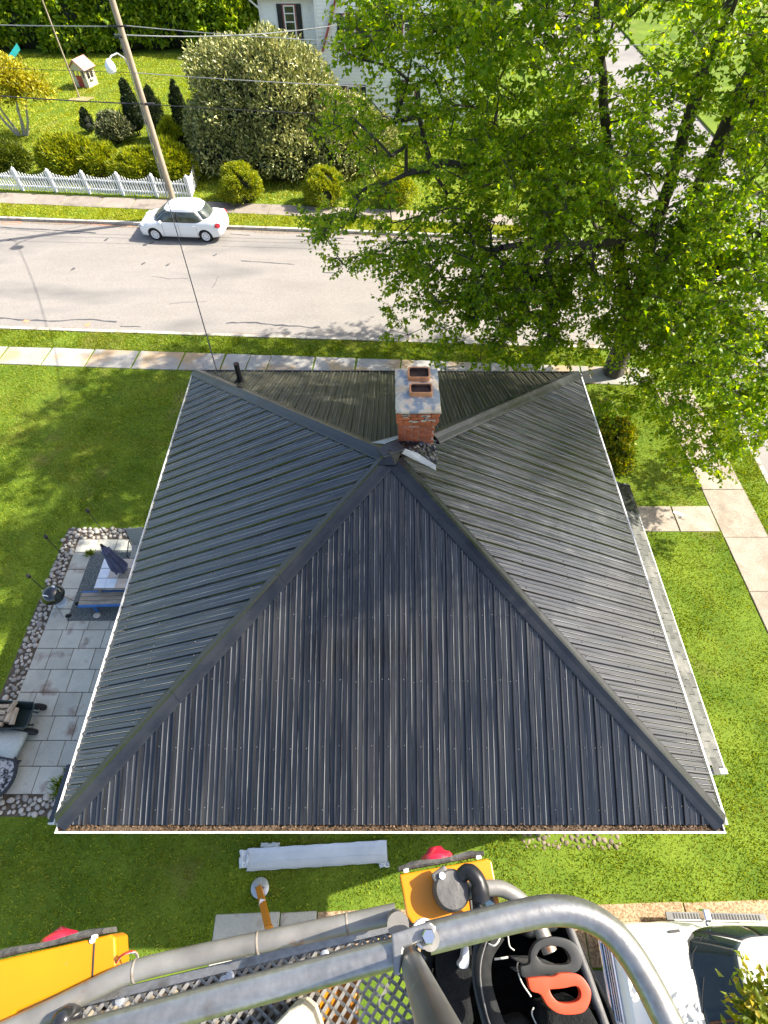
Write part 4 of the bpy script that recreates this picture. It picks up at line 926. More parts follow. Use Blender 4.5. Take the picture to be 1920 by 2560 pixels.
# ------------------------------------------------------------------ picket fence
mat('picket_mat', (0.72, 0.74, 0.76), (0.80, 0.81, 0.82), rough=0.5, objvar=0.05, coord='obj', scale=3)
fence = thing('picket_fence', 'white scalloped picket fence along the far pavement', 'fence', (-10.75, 31.6, 0))
pk = MB(); pk.add([(-.037, -.011, 0), (.037, -.011, 0), (.037, -.011, .93), (0, -.011, 1), (-.037, -.011, .93), (-.037, .011, 0), (.037, .011, 0), (.037, .011, .93), (0, .011, 1), (-.037, .011, .93)],
        [(0, 1, 2, 3, 4), (9, 8, 7, 6, 5), (0, 5, 6, 1), (1, 6, 7, 2), (2, 7, 8, 3), (3, 8, 9, 4), (4, 9, 5, 0)])
pkm = pk.mesh('picket', 'picket_mat'); post = MB(); post.box(-.06, .06, -.06, .06, 0, 1.12); post.add([(-.075, -.075, 1.12), (.075, -.075, 1.12), (.075, .075, 1.12), (-.075, .075, 1.12), (0, 0, 1.24)], [(3, 2, 1, 0), (0, 1, 4), (1, 2, 4), (2, 3, 4), (3, 0, 4)])
postm = post.mesh('fence_post', 'picket_mat')
def fence_run(p, q, sec, per, face):
    p = Vector(p); q = Vector(q); L_ = (q - p).length; d = (q - p).normalized(); a = math.atan2(d.y, d.x); nrm = Vector((-d.y, d.x, 0)) * face; n = int(round(L_ / sec)); O = Vector((-10.75, 31.6, 0))
    for i in range(n + 1): inst('fence_post', postm, fence, p + d * (L_ * i / n) - O, (0, 0, a))
    for i in range(n):
        s, e_ = p + d * (L_ * i / n) - O, p + d * (L_ * (i + 1) / n) - O
        for z in (.25, .72):
            B = MB(); B.beam(s + Vector((0, 0, z)), e_ + Vector((0, 0, z)), .035, .08); B.build('rail', 'picket_mat', fence)
        for k in range(1, per):
            t = k / per; hgt = .84 + .30 * (2 * abs(t - .5)) ** 2.2
            inst('picket', pkm, fence, s.lerp(e_, t) + nrm * .035 + Vector((0, 0, .05)), (rnd.uniform(-.015, .015), rnd.uniform(-.02, .02), a), (1, 1, hgt))
fence_run((-26.4, 33.12, 0), (-10.75, 31.6, 0), 1.95, 13, -1); fence_run((-10.75, 31.6, 0), (-10.95, 37.5, 0), 1.95, 13, -1)

# ------------------------------------------------------------------ utility pole, street lamp and wires
mat('pole_mat', (0.26, 0.20, 0.14), (0.40, 0.33, 0.25), rough=0.9, scale=5, detail=8, stretch=(3, 3, .3), bump=0.4, bscale=20)
mat('wire_mat', (0.02, 0.02, 0.022), (0.035, 0.035, 0.04), rough=0.6)
mat('grey_wire_mat', (0.25, 0.26, 0.26), (0.33, 0.34, 0.34), rough=0.5, metal=0.3)
mat('steel_mat', (0.42, 0.43, 0.44), (0.55, 0.56, 0.57), rough=0.4, metal=0.7, scale=8)
mat('lamp_glass_mat', (0.72, 0.76, 0.80), (0.80, 0.83, 0.86), rough=0.12, spec=0.6)
def atY(px, py, Y):
    a = udep(px, py, 1.0) - Vector((0, 0, 14.2)); return Vector((0, 0, 14.2)) + a * (Y / a.y)
PB = Vector((-11.08, 29.62, 0)); pole = thing('utility_pole', 'tall weathered wooden utility pole beside the white car', 'utility pole', tuple(PB))
MB().tube([PB + Vector((0, 0, -.1)), PB + Vector((0, 0, 3)), PB + Vector((.0, 0, 10.5))], [.16, .15, .115], 14).build('pole', 'pole_mat', pole, world_=True, smooth=60)
LZ = 6.75
MB().tube([PB + Vector((-.08, -.05, LZ - .5)), PB + Vector((-.15, -.25, LZ)), PB + Vector((-.28, -.55, LZ + .22)), PB + Vector((-.42, -.9, LZ + .22)), PB + Vector((-.48, -1.05, LZ + .16))], .035, 8).build('lamp_arm', 'steel_mat', pole, world_=True, smooth=60)
lh = PB + Vector((-.52, -1.12, LZ - .32)); MB().lathe([(.0, 0), (.12, .02), (.2, .10), (.215, .22), (.19, .34), (.12, .44), (.06, .50), (.0, .51)], lh, 18).build('lamp_head', 'lamp_glass_mat', pole, world_=True, smooth=60)
for dx, z in ((-.45, 7.75), (.35, 7.75), (-.3, 7.4)): MB().beam(PB + Vector((0, -.12, z)), PB + Vector((dx, -.16, z + .02)), .05, .05).build('insulator_bracket', 'wire_mat', pole, world_=True)
MB().cbox(PB + Vector((.32, -.15, 5.05)), (.42, .1, .1)).build('splice_box', 'wire_mat', pole, world_=True, bevel=.02)
def wire(label, p, q, sag, r=.012, m='wire_mat', name='overhead_wire', n=18, group='overhead wires'):
    p, q = Vector(p), Vector(q); pts = [p.lerp(q, i / n) - Vector((0, 0, sag * 4 * (i / n) * (1 - i / n))) for i in range(n + 1)]
    B = MB(); B.tube(pts, r, 6); return tag(B.build(name, m, smooth=60), label, 'wire', group)
ht = PB + Vector((0, -.16, 0))
wire('upper wire from the left edge to the utility pole', atY(-260, 52, 31.0), ht + Vector((-.4, 0, 7.76)), .05, .018, 'grey_wire_mat')
wire('upper wire from the utility pole toward the pale house side', ht + Vector((.33, 0, 7.78)), (14.0, 28.0, 7.6), .35, .015, 'grey_wire_mat')
wire('sagging twisted cable from the utility pole across the big bush', ht + Vector((-.3, 0, 7.5)), (3.5, 36.5, 7.3), .55, .022, 'grey_wire_mat')
wire('middle wire from the left edge past the street lamp', atY(-260, 152, 31.0), ht + Vector((0, .05, 6.2)), .06, .010)
wire('middle pale wire from the utility pole across the cream tipped bush', ht + Vector((0, .05, 6.2)), (14.0, 28.0, 6.0), .25, .015, 'grey_wire_mat')
wire('lower dark wire from the left edge to the utility pole', atY(-260, 217, 31.0), ht + Vector((0, 0, 5.06)), .08, .024)
wire('lower dark wire from the pole into the maple leaves', ht + Vector((0, 0, 5.06)), (14.0, 28.0, 4.9), .2, .016)
wire('service cable from the utility pole over the road to the black roof', ht + Vector((-.1, 0, 7.45)), (-3.95, 10.02, 5.70), .75, .014, n=30)
wire('cable running down the side of the utility pole', ht + Vector((-.12, 0, 7.4)), PB + Vector((-.17, -.10, .4)), 0, .012, 'grey_wire_mat', 'pole_cable')
tp = thing('thin_pole', 'tall thin pale pole in a bare dirt patch on the far lawn', 'pole', (-22.1, 47.0, 0)); MB().tube([(0, 0, -.05), (0, 0, 6.5)], [.05, .045], 10).build('pole', 'pole_mat', tp, smooth=60)
B = MB(); B.add([(.9 * math.cos(t) * rnd.uniform(.6, 1.1), .55 * math.sin(t) * rnd.uniform(.7, 1.1), .025) for t in [i * 6.283 / 14 for i in range(14)]], [tuple(range(14))]); o = B.build('bare_dirt', 'bare_dirt_mat', fix=False); o.location = (-21.8, 46.6, 0); structure(o)
st = MB(); st.tube([(-16.4, 39.7, -.05), (-16.62, 40.0, 1.5)], .035, 6); tag(st.build('garden_stake', 'wire_mat', smooth=60), 'dark stake leaning behind the small round shrub', 'stake')

# ------------------------------------------------------------------ playhouse
mat('beige_plastic_mat', (0.52, 0.46, 0.34), (0.60, 0.54, 0.42), rough=0.5); mat('red_plastic_mat', (0.30, 0.03, 0.03), (0.36, 0.05, 0.045), rough=0.45)
mat('pink_roof_mat', (0.40, 0.16, 0.15), (0.50, 0.24, 0.22), rough=0.6, scale=3); mat('teal_mat', (0.03, 0.40, 0.40), (0.05, 0.48, 0.47), rough=0.4); mat('grey_plastic_mat', (0.42, 0.43, 0.45), (0.5, 0.51, 0.52), rough=0.5)
py = thing('playhouse', 'beige plastic playhouse with pink roof and red door on the far lawn', 'playhouse', (-22.3, 49.5, 0), R(-20))
def panel(x0, x1, y0, y1, z0, z1, nm, m, par=py, bev=.01): return MB().box(x0, x1, y0, y1, z0, z1).build(nm, m, par, bevel=bev)
B = MB()
for (x0, x1, z0, z1) in ((-.6, -.48, 0, 1.15), (.48, .6, 0, 1.15), (-.48, -.28, 0, .62), (.2, .48, 0, .62), (-.48, .48, 1.02, 1.15), (.2, .26, .62, 1.02)): B.box(x0, x1, -.52, -.46, z0, z1)
B.add([(-.6, -.52, 1.15), (.6, -.52, 1.15), (0, -.52, 1.62), (-.6, -.46, 1.15), (.6, -.46, 1.15), (0, -.46, 1.62)], [(0, 1, 2), (5, 4, 3), (0, 3, 4, 1), (1, 4, 5, 2), (2, 5, 3, 0)]); B.build('front_wall', 'beige_plastic_mat', py)
for s in (-1, 1):
    B = MB(); X = .54 * s
    for (y0, y1, z0, z1) in ((-.46, -.34, 0, 1.15), (.34, .46, 0, 1.15), (-.34, .34, 0, .5), (-.34, .34, 1.0, 1.15), (-.03, .03, .5, 1.0)): B.box(X - .03, X + .03, y0, y1, z0, z1)
    B.build('side_wall', 'beige_plastic_mat', py)
panel(-.6, .6, .46, .52, 0, 1.15, 'back_wall', 'beige_plastic_mat'); dr = panel(-.28, .2, -.55, -.49, .03, .72, 'door', 'red_plastic_mat'); panel(-.2, -.14, -.58, -.551, .4, .46, 'door_handle', 'beige_plastic_mat', dr, .004)
for s in (-1, 1):
    B = MB(); B.beam((0, 0, 1.66), (.76 * s, 0, 1.08), 1.3, .06, (0, 0, 1)); B.build('roof_slope', 'pink_roof_mat', py, bevel=.012)
panel(.58, .72, -.2, .25, .46, .52, 'window_shelf', 'grey_plastic_mat'); panel(-.22, .12, -.5, -.47, 1.02, 1.12, 'door_arch', 'beige_plastic_mat')
sl_ = MB(); sl_.add([(-.4, 0, 0), (.4, 0, 0), (.4, 2.2, 1.5), (-.4, 2.2, 1.5), (-.4, 0, .2), (.4, 0, .2), (.4, 2.2, 1.7), (-.4, 2.2, 1.7)], [(0, 1, 2, 3), (0, 3, 7, 4), (1, 5, 6, 2)])
o = sl_.build('slide', 'teal_mat', fix=False); o.location = (-29.7, 51.3, 0); o.rotation_euler = (0, 0, R(-60)); sm = o.modifiers.new('t', 'SOLIDIFY'); sm.thickness = .04; tag(o, 'teal plastic slide at the left edge of the far lawn', 'slide')

# ------------------------------------------------------------------ cars
mat('white_car_mat', (0.74, 0.76, 0.77), (0.78, 0.79, 0.80), rough=0.28, scale=1, coat=0.6); mat('cream_car_mat', (0.78, 0.77, 0.72), (0.82, 0.81, 0.77), rough=0.3, scale=1, coat=0.5)
mat('car_glass_mat', (0.018, 0.022, 0.022), (0.085, 0.10, 0.085), rough=0.05, scale=2.5, spec=0.7, coord='obj'); mat('tint_glass_mat', (0.008, 0.014, 0.018), (0.016, 0.026, 0.03), rough=0.06, scale=2, spec=0.6, coord='obj')  # lighter car glass tone is a pale greenish reflection put into the colour
mat('tyre_mat', (0.012, 0.012, 0.012), (0.022, 0.022, 0.022), rough=0.9); mat('hubcap_mat', (0.60, 0.61, 0.62), (0.70, 0.71, 0.72), rough=0.35)
mat('tail_mat', (0.40, 0.015, 0.03), (0.50, 0.04, 0.06), rough=0.15); mat('headlight_mat', (0.45, 0.48, 0.52), (0.6, 0.62, 0.65), rough=0.1); mat('chrome_mat', (0.62, 0.66, 0.72), (0.72, 0.75, 0.8), rough=0.12, metal=0.95); mat('dark_trim_mat', (0.012, 0.012, 0.013), (0.025, 0.025, 0.026), rough=0.6)
def catmull(xs, ys, x):
    xs, ys = np.array(xs, float), np.array(ys, float); t = np.gradient(ys, xs); i = np.clip(np.searchsorted(xs, x) - 1, 0, len(xs) - 2); h = xs[i + 1] - xs[i]; u = (x - xs[i]) / h
    return (2 * u**3 - 3 * u**2 + 1) * ys[i] + (u**3 - 2 * u**2 + u) * h * t[i] + (-2 * u**3 + 3 * u**2) * ys[i + 1] + (u**3 - u**2) * h * t[i + 1]
def make_car(name, label, loc, rz, K):
    car = thing(name, label, 'car', loc, rz); st = np.array(K['st'], float)   # x, W, zb, zs, zt
    X = np.linspace(st[0, 0], st[-1, 0], 64); pr = [catmull(st[:, 0], st[:, c], X) for c in (1, 2, 3, 4)]; B = MB(); nr = 0
    for x, W, zb, zs, zt in zip(X, *pr):
        half = [(0, zb), (W * .80, zb), (W * .95, zb + .06), (W * .99, zb + .18), (W, (zb + zs) / 2), (W * .985, zs - .12), (W * .955, zs - .02), (W * .88, zs + (zt - zs) * .45), (W * .6, zt - (zt - zs) * .10), (0, zt)]
        ring = [(y, z) for y, z in half] + [(-y, z) for y, z in reversed(half[1:-1])]; nr = len(ring); B.v += [Vector((x, y, z)) for y, z in ring]
    for i in range(len(X) - 1):
        for j in range(nr): B.f.append((i * nr + j, i * nr + (j + 1) % nr, (i + 1) * nr + (j + 1) % nr, (i + 1) * nr + j))
    B.f += [tuple(reversed(range(nr))), tuple((len(X) - 1) * nr + j for j in range(nr))]
    body = B.build('body', K['paint'], car, smooth=35)
    for wx in K['wx']:
        for s in (-1, 1):
            c = MB(); c.tube([(wx, s * (K['track'] - .22), K['wr']), (wx, s * (K['track'] + .4), K['wr'])], K['wr'] + .055, 28); co = c.build('cut', K['paint'])
            co.matrix_world = TM[car]; m = body.modifiers.new('arch', 'BOOLEAN'); m.object = co; m.operation = 'DIFFERENCE'; m.solver = 'EXACT'
            bpy.context.view_layer.update(); ev = body.evaluated_get(bpy.context.evaluated_depsgraph_get()); nm = bpy.data.meshes.new_from_object(ev); body.modifiers.clear(); body.data = nm; bpy.data.objects.remove(co)
    body.data.shade_smooth(); body.data.set_sharp_from_angle(angle=R(35))
    gz, xf, xr, hw = [np.array(v, float) for v in K['gh']]; p = K.get('p', 5.0)      # greenhouse rings: z, front x, rear x, half width
    fx, rx, wy = (lambda z: catmull(gz, xf, z)), (lambda z: catmull(gz, xr, z)), (lambda z: catmull(gz, hw, z))
    Z = np.linspace(gz[0], gz[-1], 16); B = MB(); nr = 56
    for z in Z:
        cx, a, w = (fx(z) + rx(z)) / 2, (rx(z) - fx(z)) / 2, wy(z)
        for j in range(nr):
            t = 2 * math.pi * j / nr; c, s = math.cos(t), math.sin(t); B.v.append(Vector((cx + a * math.copysign(abs(c) ** (2 / p), c), w * math.copysign(abs(s) ** (2 / p), s), z)))
    for i in range(len(Z) - 1):
        for j in range(nr): B.f.append((i * nr + j, i * nr + (j + 1) % nr, (i + 1) * nr + (j + 1) % nr, (i + 1) * nr + j))
    B.f.append(tuple((len(Z) - 1) * nr + j for j in range(nr))); B.build('cabin', K['paint'], car, smooth=35)
    def surf_side(x, z, s, o=.008):
        cx, a = (fx(z) + rx(z)) / 2, (rx(z) - fx(z)) / 2; return Vector((x, s * (wy(z) * max(.02, 1 - abs((x - cx) / a) ** p) ** (1 / p) + o), z))
    def surf_end(y, z, s, o=.010):
        cx, a = (fx(z) + rx(z)) / 2, (rx(z) - fx(z)) / 2; return Vector((cx + s * (a * max(.02, 1 - abs(y / wy(z)) ** p) ** (1 / p) + o), y, z + .004))
    def patch(fn, nm, m, nu=12, nv=8):
        B = MB()
        for i in range(nu + 1):
            for j in range(nv + 1): B.v.append(fn(i / nu, j / nv))
        for i in range(nu):
            for j in range(nv): k = i * (nv + 1) + j; B.f.append((k, k + nv + 1, k + nv + 2, k + 1))
        o = B.build(nm, m, car, smooth=180, fix=False); sm = o.modifiers.new('t', 'SOLIDIFY'); sm.thickness = .006; sm.offset = 0; return o
    z0, z1 = K['glass_z']
    for s in (-1, 1):
        for (a0, a1, nm) in K['side_win']:
            def fn(u, v, s=s, a0=a0, a1=a1):
                z = z0 + (z1 - z0) * v; lo, hi = fx(z) + K['pf'], rx(z) - K['pr']; lo_ = lo if a0 is None else max(lo, a0); hi_ = hi if a1 is None else min(hi, a1); return surf_side(lo_ + (hi_ - lo_) * u, z, s)
            patch(fn, nm, K['glass'])
            def fr(u, v, s=s, a0=a0, a1=a1):
                z = z0 - .02 + (z1 - z0 + .045) * v; lo, hi = fx(z) + K['pf'] - .04, rx(z) - K['pr'] + .04; lo_ = lo if a0 is None else max(lo, a0 - .035); hi_ = hi if a1 is None else min(hi, a1 + .035); return surf_side(lo_ + (hi_ - lo_) * u, z, s, .003)
            patch(fr, 'window_seal', 'dark_trim_mat')
    zz = K['ws_z']
    patch(lambda u, v: surf_end((u * 2 - 1) * wy(zz[0] + (zz[1] - zz[0]) * v) * K['wsw'], zz[0] + (zz[1] - zz[0]) * v, -1), 'windscreen', K['glass'])
    zr = K['rw_z']; patch(lambda u, v: surf_end((u * 2 - 1) * wy(zr[0] + (zr[1] - zr[0]) * v) * .84, zr[0] + (zr[1] - zr[0]) * v, 1), 'rear_window', K['glass'])
    wr = K['wr']
    for wx in K['wx']:
        for s in (-1, 1):
            m_ = Matrix.Translation((wx, s * K['track'], wr)) @ Matrix.Rotation(R(-90 * s), 4, 'X')
            B = MB(); B.lathe([(wr * .62, -.19), (wr * .95, -.19), (wr, -.15), (wr, -.03), (wr * .95, .005), (wr * .66, .012), (wr * .62, .0)], seg=32, m=m_); t = B.build('tyre', 'tyre_mat', car, smooth=40)
            B = MB(); B.lathe([(wr * .70, .004), (wr * .69, .016), (wr * .56, .016), (wr * .5, .002), (wr * .2, .004), (wr * .14, .016), (0.0, .018)], seg=32, m=m_); rim = B.build('rim', 'hubcap_mat', t, smooth=40)
            B = MB()
            for k in range(7): a = k * 6.283 / 7; B.lathe([(wr * .065, -.006), (wr * .06, .004), (0, .004)], seg=10, m=m_ @ Matrix.Translation((math.cos(a) * wr * .43, math.sin(a) * wr * .43, .012)))
            B.build('rim_holes', 'dark_trim_mat', rim)
            B = MB(); B.tube([(wx, s * (K['track'] - .21), wr), (wx, s * (K['track'] - .2), wr)], wr + .05, 24); B.build('wheel_well', 'dark_trim_mat', car)
    return car, surf_side, surf_end
V1 = dict(p=3.6, paint='white_car_mat', glass='car_glass_mat', wx=(-1.33, 1.30), wr=.305, track=.80,
    st=[(-2.16, .50, .30, .52, .56), (-2.08, .68, .22, .62, .70), (-1.85, .79, .19, .72, .84), (-1.2, .845, .18, .84, .98), (-.6, .85, .18, .90, 1.02), (.6, .85, .18, .93, 1.04), (1.3, .85, .19, .95, 1.06), (1.8, .82, .22, .93, 1.06), (2.08, .74, .28, .86, 1.00), (2.17, .64, .36, .72, .82)],
    gh=([.88, 1.03, 1.22, 1.37, 1.47, 1.525, 1.545], [-1.52, -1.26, -.98, -.74, -.52, -.22, .2], [1.74, 1.62, 1.47, 1.32, 1.16, .94, .5], [.82, .80, .76, .71, .65, .54, .30]),
    glass_z=(.97, 1.385), side_win=((None, -.02, 'front_door_window'), (.04, None, 'rear_door_window')), pf=.20, pr=.36, ws_z=(1.01, 1.43), rw_z=(1.07, 1.42), wsw=.86)
car, ss, se = make_car('parked_car', 'small white sedan parked at the far kerb in front of the pole', (-10.28, 28.02, -.12), R(-4.2), V1)
def cpart(B, nm, m, par=car, bevel=0, smooth=None): return B.build(nm, m, par, bevel=bevel, smooth=smooth)
for s in (-1, 1):
    for x in (-.12, .86): cpart(MB().cbox((x, s * .868, .80), (.2, .03, .035)), 'door_handle', 'white_car_mat', bevel=.01)
    cpart(MB().cbox((-.82, s * .93, .99), (.13, .17, .12)), 'wing_mirror', 'white_car_mat', bevel=.035)
    B = MB(); B.add([(1.86, s * .822, .78), (2.02, s * .785, .74), (2.13, s * .69, .76), (2.13, s * .66, .90), (2.0, s * .76, .97), (1.92, s * .80, .92)], [tuple(range(6))]); o = cpart(B, 'tail_light', 'tail_mat'); sm = o.modifiers.new('t', 'SOLIDIFY'); sm.thickness = .05; sm.offset = 0
    B = MB(); B.add([(-1.80, s * .795, .72), (-2.08, s * .68, .60), (-2.15, s * .54, .56), (-2.13, s * .54, .68), (-1.95, s * .70, .77)], [tuple(range(5))]); o = cpart(B, 'headlight', 'headlight_mat'); sm = o.modifiers.new('t', 'SOLIDIFY'); sm.thickness = .05; sm.offset = 0
    for x in (-.80, .03, .93): cpart(MB().box(x - .004, x + .004, s * .852 - .004, s * .852 + .004, .30, .88), 'door_gap', 'dark_trim_mat')
    cpart(MB().box(-1.0, .95, s * .83 - .02, s * .83 + .02, .15, .20), 'sill', 'dark_trim_mat', bevel=.01)
cpart(MB().cbox((2.175, 0, .62), (.02, .5, .11)), 'number_plate', 'white_paint_mat'); cpart(MB().cbox((2.09, 0, .93), (.02, .6, .03)), 'boot_trim', 'chrome_mat', bevel=.006)
mat('gasket_mat', (0.035, 0.033, 0.032), (0.09, 0.085, 0.08), rough=0.8, scale=12, bump=.4)
mat('worn_board_mat', (0.10, 0.10, 0.10), (0.17, 0.17, 0.165), rough=.6)
V2 = dict(paint='cream_car_mat', glass='tint_glass_mat', wx=(-1.55, 1.5), wr=.37, track=.86,
    st=[(-2.36, .66, .42, .74, .82), (-2.30, .80, .34, .86, .98), (-2.05, .88, .30, .94, 1.06), (-1.4, .93, .28, 1.0, 1.13), (-.7, .94, .28, 1.04, 1.17), (.6, .94, .28, 1.06, 1.17), (1.6, .94, .28, 1.06, 1.17), (2.2, .90, .34, 1.04, 1.15), (2.36, .82, .45, .95, 1.05)],
    gh=([1.02, 1.20, 1.40, 1.58, 1.70, 1.75, 1.77], [-1.15, -.92, -.66, -.42, -.22, .05, .35], [2.30, 2.26, 2.20, 2.12, 2.0, 1.8, 1.5], [.92, .89, .85, .79, .72, .62, .45]),
    glass_z=(1.14, 1.60), side_win=((None, .15, 'front_door_window'), (.22, 1.15, 'rear_door_window'), (1.22, None, 'quarter_window')), pf=.25, pr=.25, ws_z=(1.12, 1.64), rw_z=(1.2, 1.6), wsw=.88)
suv, ss2, se2 = make_car('parked_vehicle', 'cream white vehicle with tinted windscreen parked at the lower right', (6.74, -1.44, .0), R(-1.0), V2)
for s in (-1, 1):
    B = MB(); B.cbox((-.56, s * 1.06, 1.28), (.14, .2, .20)); B.cbox((-.52, s * .95, 1.18), (.07, .12, .06)); cpart(B, 'wing_mirror', 'chrome_mat', suv, bevel=.03)
    B = MB(); B.box(-.95, 1.1, s * 1.02 - .07, s * 1.02 + .07, .38, .42); rb = cpart(B, 'running_board', 'worn_board_mat', suv, bevel=.01)
    for k in range(30): cpart(MB().box(-.80 + k * .06, -.775 + k * .06, s * 1.02 - .05, s * 1.02 + .05, .421, .427), 'tread_strip', 'gasket_mat', rb)
    for x in (-.25, .95): cpart(MB().cbox((x, s * .965, 1.0), (.22, .04, .05)), 'door_handle', 'cream_car_mat', suv, bevel=.012)
    B = MB(); B.add([(-2.30, s * .81, .80), (-2.38, s * .62, .74), (-2.37, s * .60, .92), (-2.2, s * .82, .98), (-2.05, s * .885, .92)], [tuple(range(5))]); o = cpart(B, 'headlight', 'headlight_mat', suv); sm = o.modifiers.new('t', 'SOLIDIFY'); sm.thickness = .05; sm.offset = 0
    cpart(MB().cbox((-1.15, s * .80, 1.105), (.22, .05, .02), R(6 * s)), 'fender_badge', 'dark_trim_mat', suv, bevel=.006)
    cpart(MB().beam((-.9, s * .965, .62), (1.9, s * .965, .62), .02, .06), 'side_moulding', 'cream_car_mat', suv, bevel=.006)
for k, z in enumerate((.62, .70, .78, .86)): cpart(MB().box(-2.42 + .012 * k, -2.35, -.56, .56, z, z + .045), 'grille_bar', 'chrome_mat', suv, bevel=.008)
cpart(MB().box(-2.47, -2.25, -.82, .82, .44, .56), 'bumper', 'chrome_mat', suv, bevel=.03)
for s in (-.35, .25): cpart(MB().tube([se2(s, 1.15, -1, .03), se2(s + .24, 1.20, -1, .035), se2(s + .50, 1.26, -1, .03)], .009, 6), 'wiper', 'dark_trim_mat', suv)

# ------------------------------------------------------------------ patio
patio = structure(bpy.data.objects.new('patio', None)); col.objects.link(patio)
MB().box(-9.62, -4.3, 1.86, 9.06, -.1, .008).build('patio_bed', 'soil_mat', patio)
rows = [1.88, 2.49, 3.08, 3.67, 4.27, 4.88, 5.47, 6.01, 6.65, 7.3, 7.95, 8.55, 9.03]
for i, (a, c) in enumerate(zip(rows[:-1], rows[1:])):
    x = -9.58 + (0 if i % 2 else .0); k = 0
    off = [.0, .32, .1, .25, 0, .3, .12, 0, 0, 0, 0, 0][i]; xsx = [-9.58]; xx = -9.58 + .62 - off * .6
    while xx < -4.4: xsx.append(xx); xx += .60
    xsx.append(-4.32)
    for u, v in zip(xsx[:-1], xsx[1:]):
        if v - u > .08: slab_poly(patio, [(u + .008, a + .008), (v - .008, a + .008), (v - .008, c - .008), (u + .008, c - .008)], -.05, .022, 'slab_mat', 'patio_slab', .004, .008)
# river stones round the patio
rs = np.random.RandomState(2); stones = []
bands = [(-10.02, -7.3, 9.08, 9.44), (-10.04, -9.62, 7.2, 9.1), (-9.98, -9.60, 5.2, 7.2), (-9.96, -9.58, 3.4, 5.2), (-9.7, -7.55, 1.46, 1.85)]
def pack(bands, r0, r1, tries):
    S = []
    for (x0, x1, y0, y1) in bands:
        for _ in range(tries):
            r = rs.uniform(r0, r1); x, y = rs.uniform(x0, x1), rs.uniform(y0, y1)
            if all((x - a) ** 2 + (y - b) ** 2 > ((r + c) * .92) ** 2 for a, b, c in S[-600:]): S.append((x, y, r))
    return S
S = pack(bands, .045, .085, 1500)
SM = []
for k in range(7):
    bm = bmesh.new(); bmesh.ops.create_icosphere(bm, subdivisions=2, radius=1.0); sc = (rs.uniform(.95, 1.35), rs.uniform(.75, 1.0), rs.uniform(.5, .7)); ph_ = rs.uniform(0, 6, 3)
    for v in bm.verts: f_ = 1 + .10 * math.sin(v.co.x * 2.3 + ph_[0]) + .08 * math.sin(v.co.y * 3.1 + ph_[1]) + .06 * math.sin(v.co.z * 2 + ph_[2]); v.co = Vector((v.co.x * sc[0], v.co.y * sc[1], v.co.z * sc[2])) * f_
    me = bpy.data.meshes.new('stone'); bm.to_mesh(me); bm.free(); me.shade_smooth(); me.materials.append(MAT['pebble_mat']); SM.append(me)
def stone_bed(name, S, zb=.0, cap=300):
    root = structure(bpy.data.objects.new(name, None)); col.objects.link(root); rest = MB()
    for i, (x, y, r) in enumerate(S):
        me = SM[i % 7]; rot = (rs.uniform(-.3, .3), rs.uniform(-.3, .3), rs.uniform(0, 6.28)); z = zb + r * rs.uniform(.2, .55)
        if i < cap: inst('stone', me, root, (x, y, z), rot, (r, r, r))
        else: rest.add([v.co for v in me.vertices], [tuple(p.vertices) for p in me.polygons], Matrix.LocRotScale(Vector((x, y, z)), Euler(rot), Vector((r, r, r))))
    if rest.v: tag(rest.build('small_stones', 'pebble_mat', root, smooth=180, fix=False), kind='stuff')
    return root
S.sort(key=lambda s: -s[2])
for (x0, x1, y0, y1) in bands: pass
sheet('stone_border_soil', [(-10.06, 1.42), (-7.3, 1.42), (-7.3, 1.87), (-9.6, 1.87), (-9.6, 9.06), (-7.3, 9.06), (-7.3, 9.46), (-10.06, 9.46)], .004, 'soil_mat')
stone_bed('stone_border', S)
mat('tan_pebble_mat', (0.13, 0.10, 0.065), (0.21, 0.165, 0.11), rough=0.8, scale=8, objvar=0.25)
stone_bed('foundation_stones', pack([(3.1, 5.35, .80, 1.3)], .04, .075, 900), -0.03)
for o in bpy.data.objects['foundation_stones'].children: o.material_slots[0].link = 'OBJECT'; o.material_slots[0].material = MAT['tan_pebble_mat']
MB().box(-9.02, -6.6, 6.28, 8.62, .023, .034).build('rubber_mat', 'rubber_mat_mat'); tag(bpy.data.objects['rubber_mat'], 'dark speckled mat under the tiled table and bench', 'mat')
# table
mat('tile_mat', (0.62, 0.66, 0.70), (0.74, 0.77, 0.80), rough=0.25, scale=6, coord='obj', objvar=0.06); mat('tan_tile_mat', (0.55, 0.43, 0.34), (0.66, 0.54, 0.44), rough=0.3, scale=6, coord='obj', objvar=0.06)
mat('grout_mat', (0.16, 0.14, 0.12), (0.22, 0.2, 0.17), rough=0.9); mat('mosaic_mat', (0.10, 0.08, 0.06), (0.5, 0.42, 0.34), rough=0.5, scale=38, detail=1)
mat('grey_wood_mat', (0.20, 0.17, 0.13), (0.34, 0.30, 0.24), rough=0.85, scale=5, stretch=(.6, 8, 8), detail=7, stain=(0.48, 0.45, 0.38), sscale=4, sp=(.6, .7)); mat('blue_paint_mat', (0.03, 0.11, 0.34), (0.05, 0.17, 0.44), rough=0.55, scale=6)
tb = thing('tile_table', 'patio table with white and tan tile top holding the closed parasol', 'table', (-7.42, 7.42, .03))
MB().box(-.74, .74, -.50, .50, .64, .69).build('table_frame', 'grey_wood_mat', tb, bevel=.01); MB().box(-.72, .72, -.48, .48, .69, .70).build('grout', 'grout_mat', tb)
tl = MB().box(-.14, .14, -.15, .15, 0, .012).mesh('tile', 'tile_mat'); tl2 = MB().box(-.14, .14, -.15, .15, 0, .012).mesh('tile', 'tan_tile_mat'); tl3 = MB().box(-.14, .14, -.15, .15, 0, .012).mesh('tile', 'mosaic_mat')
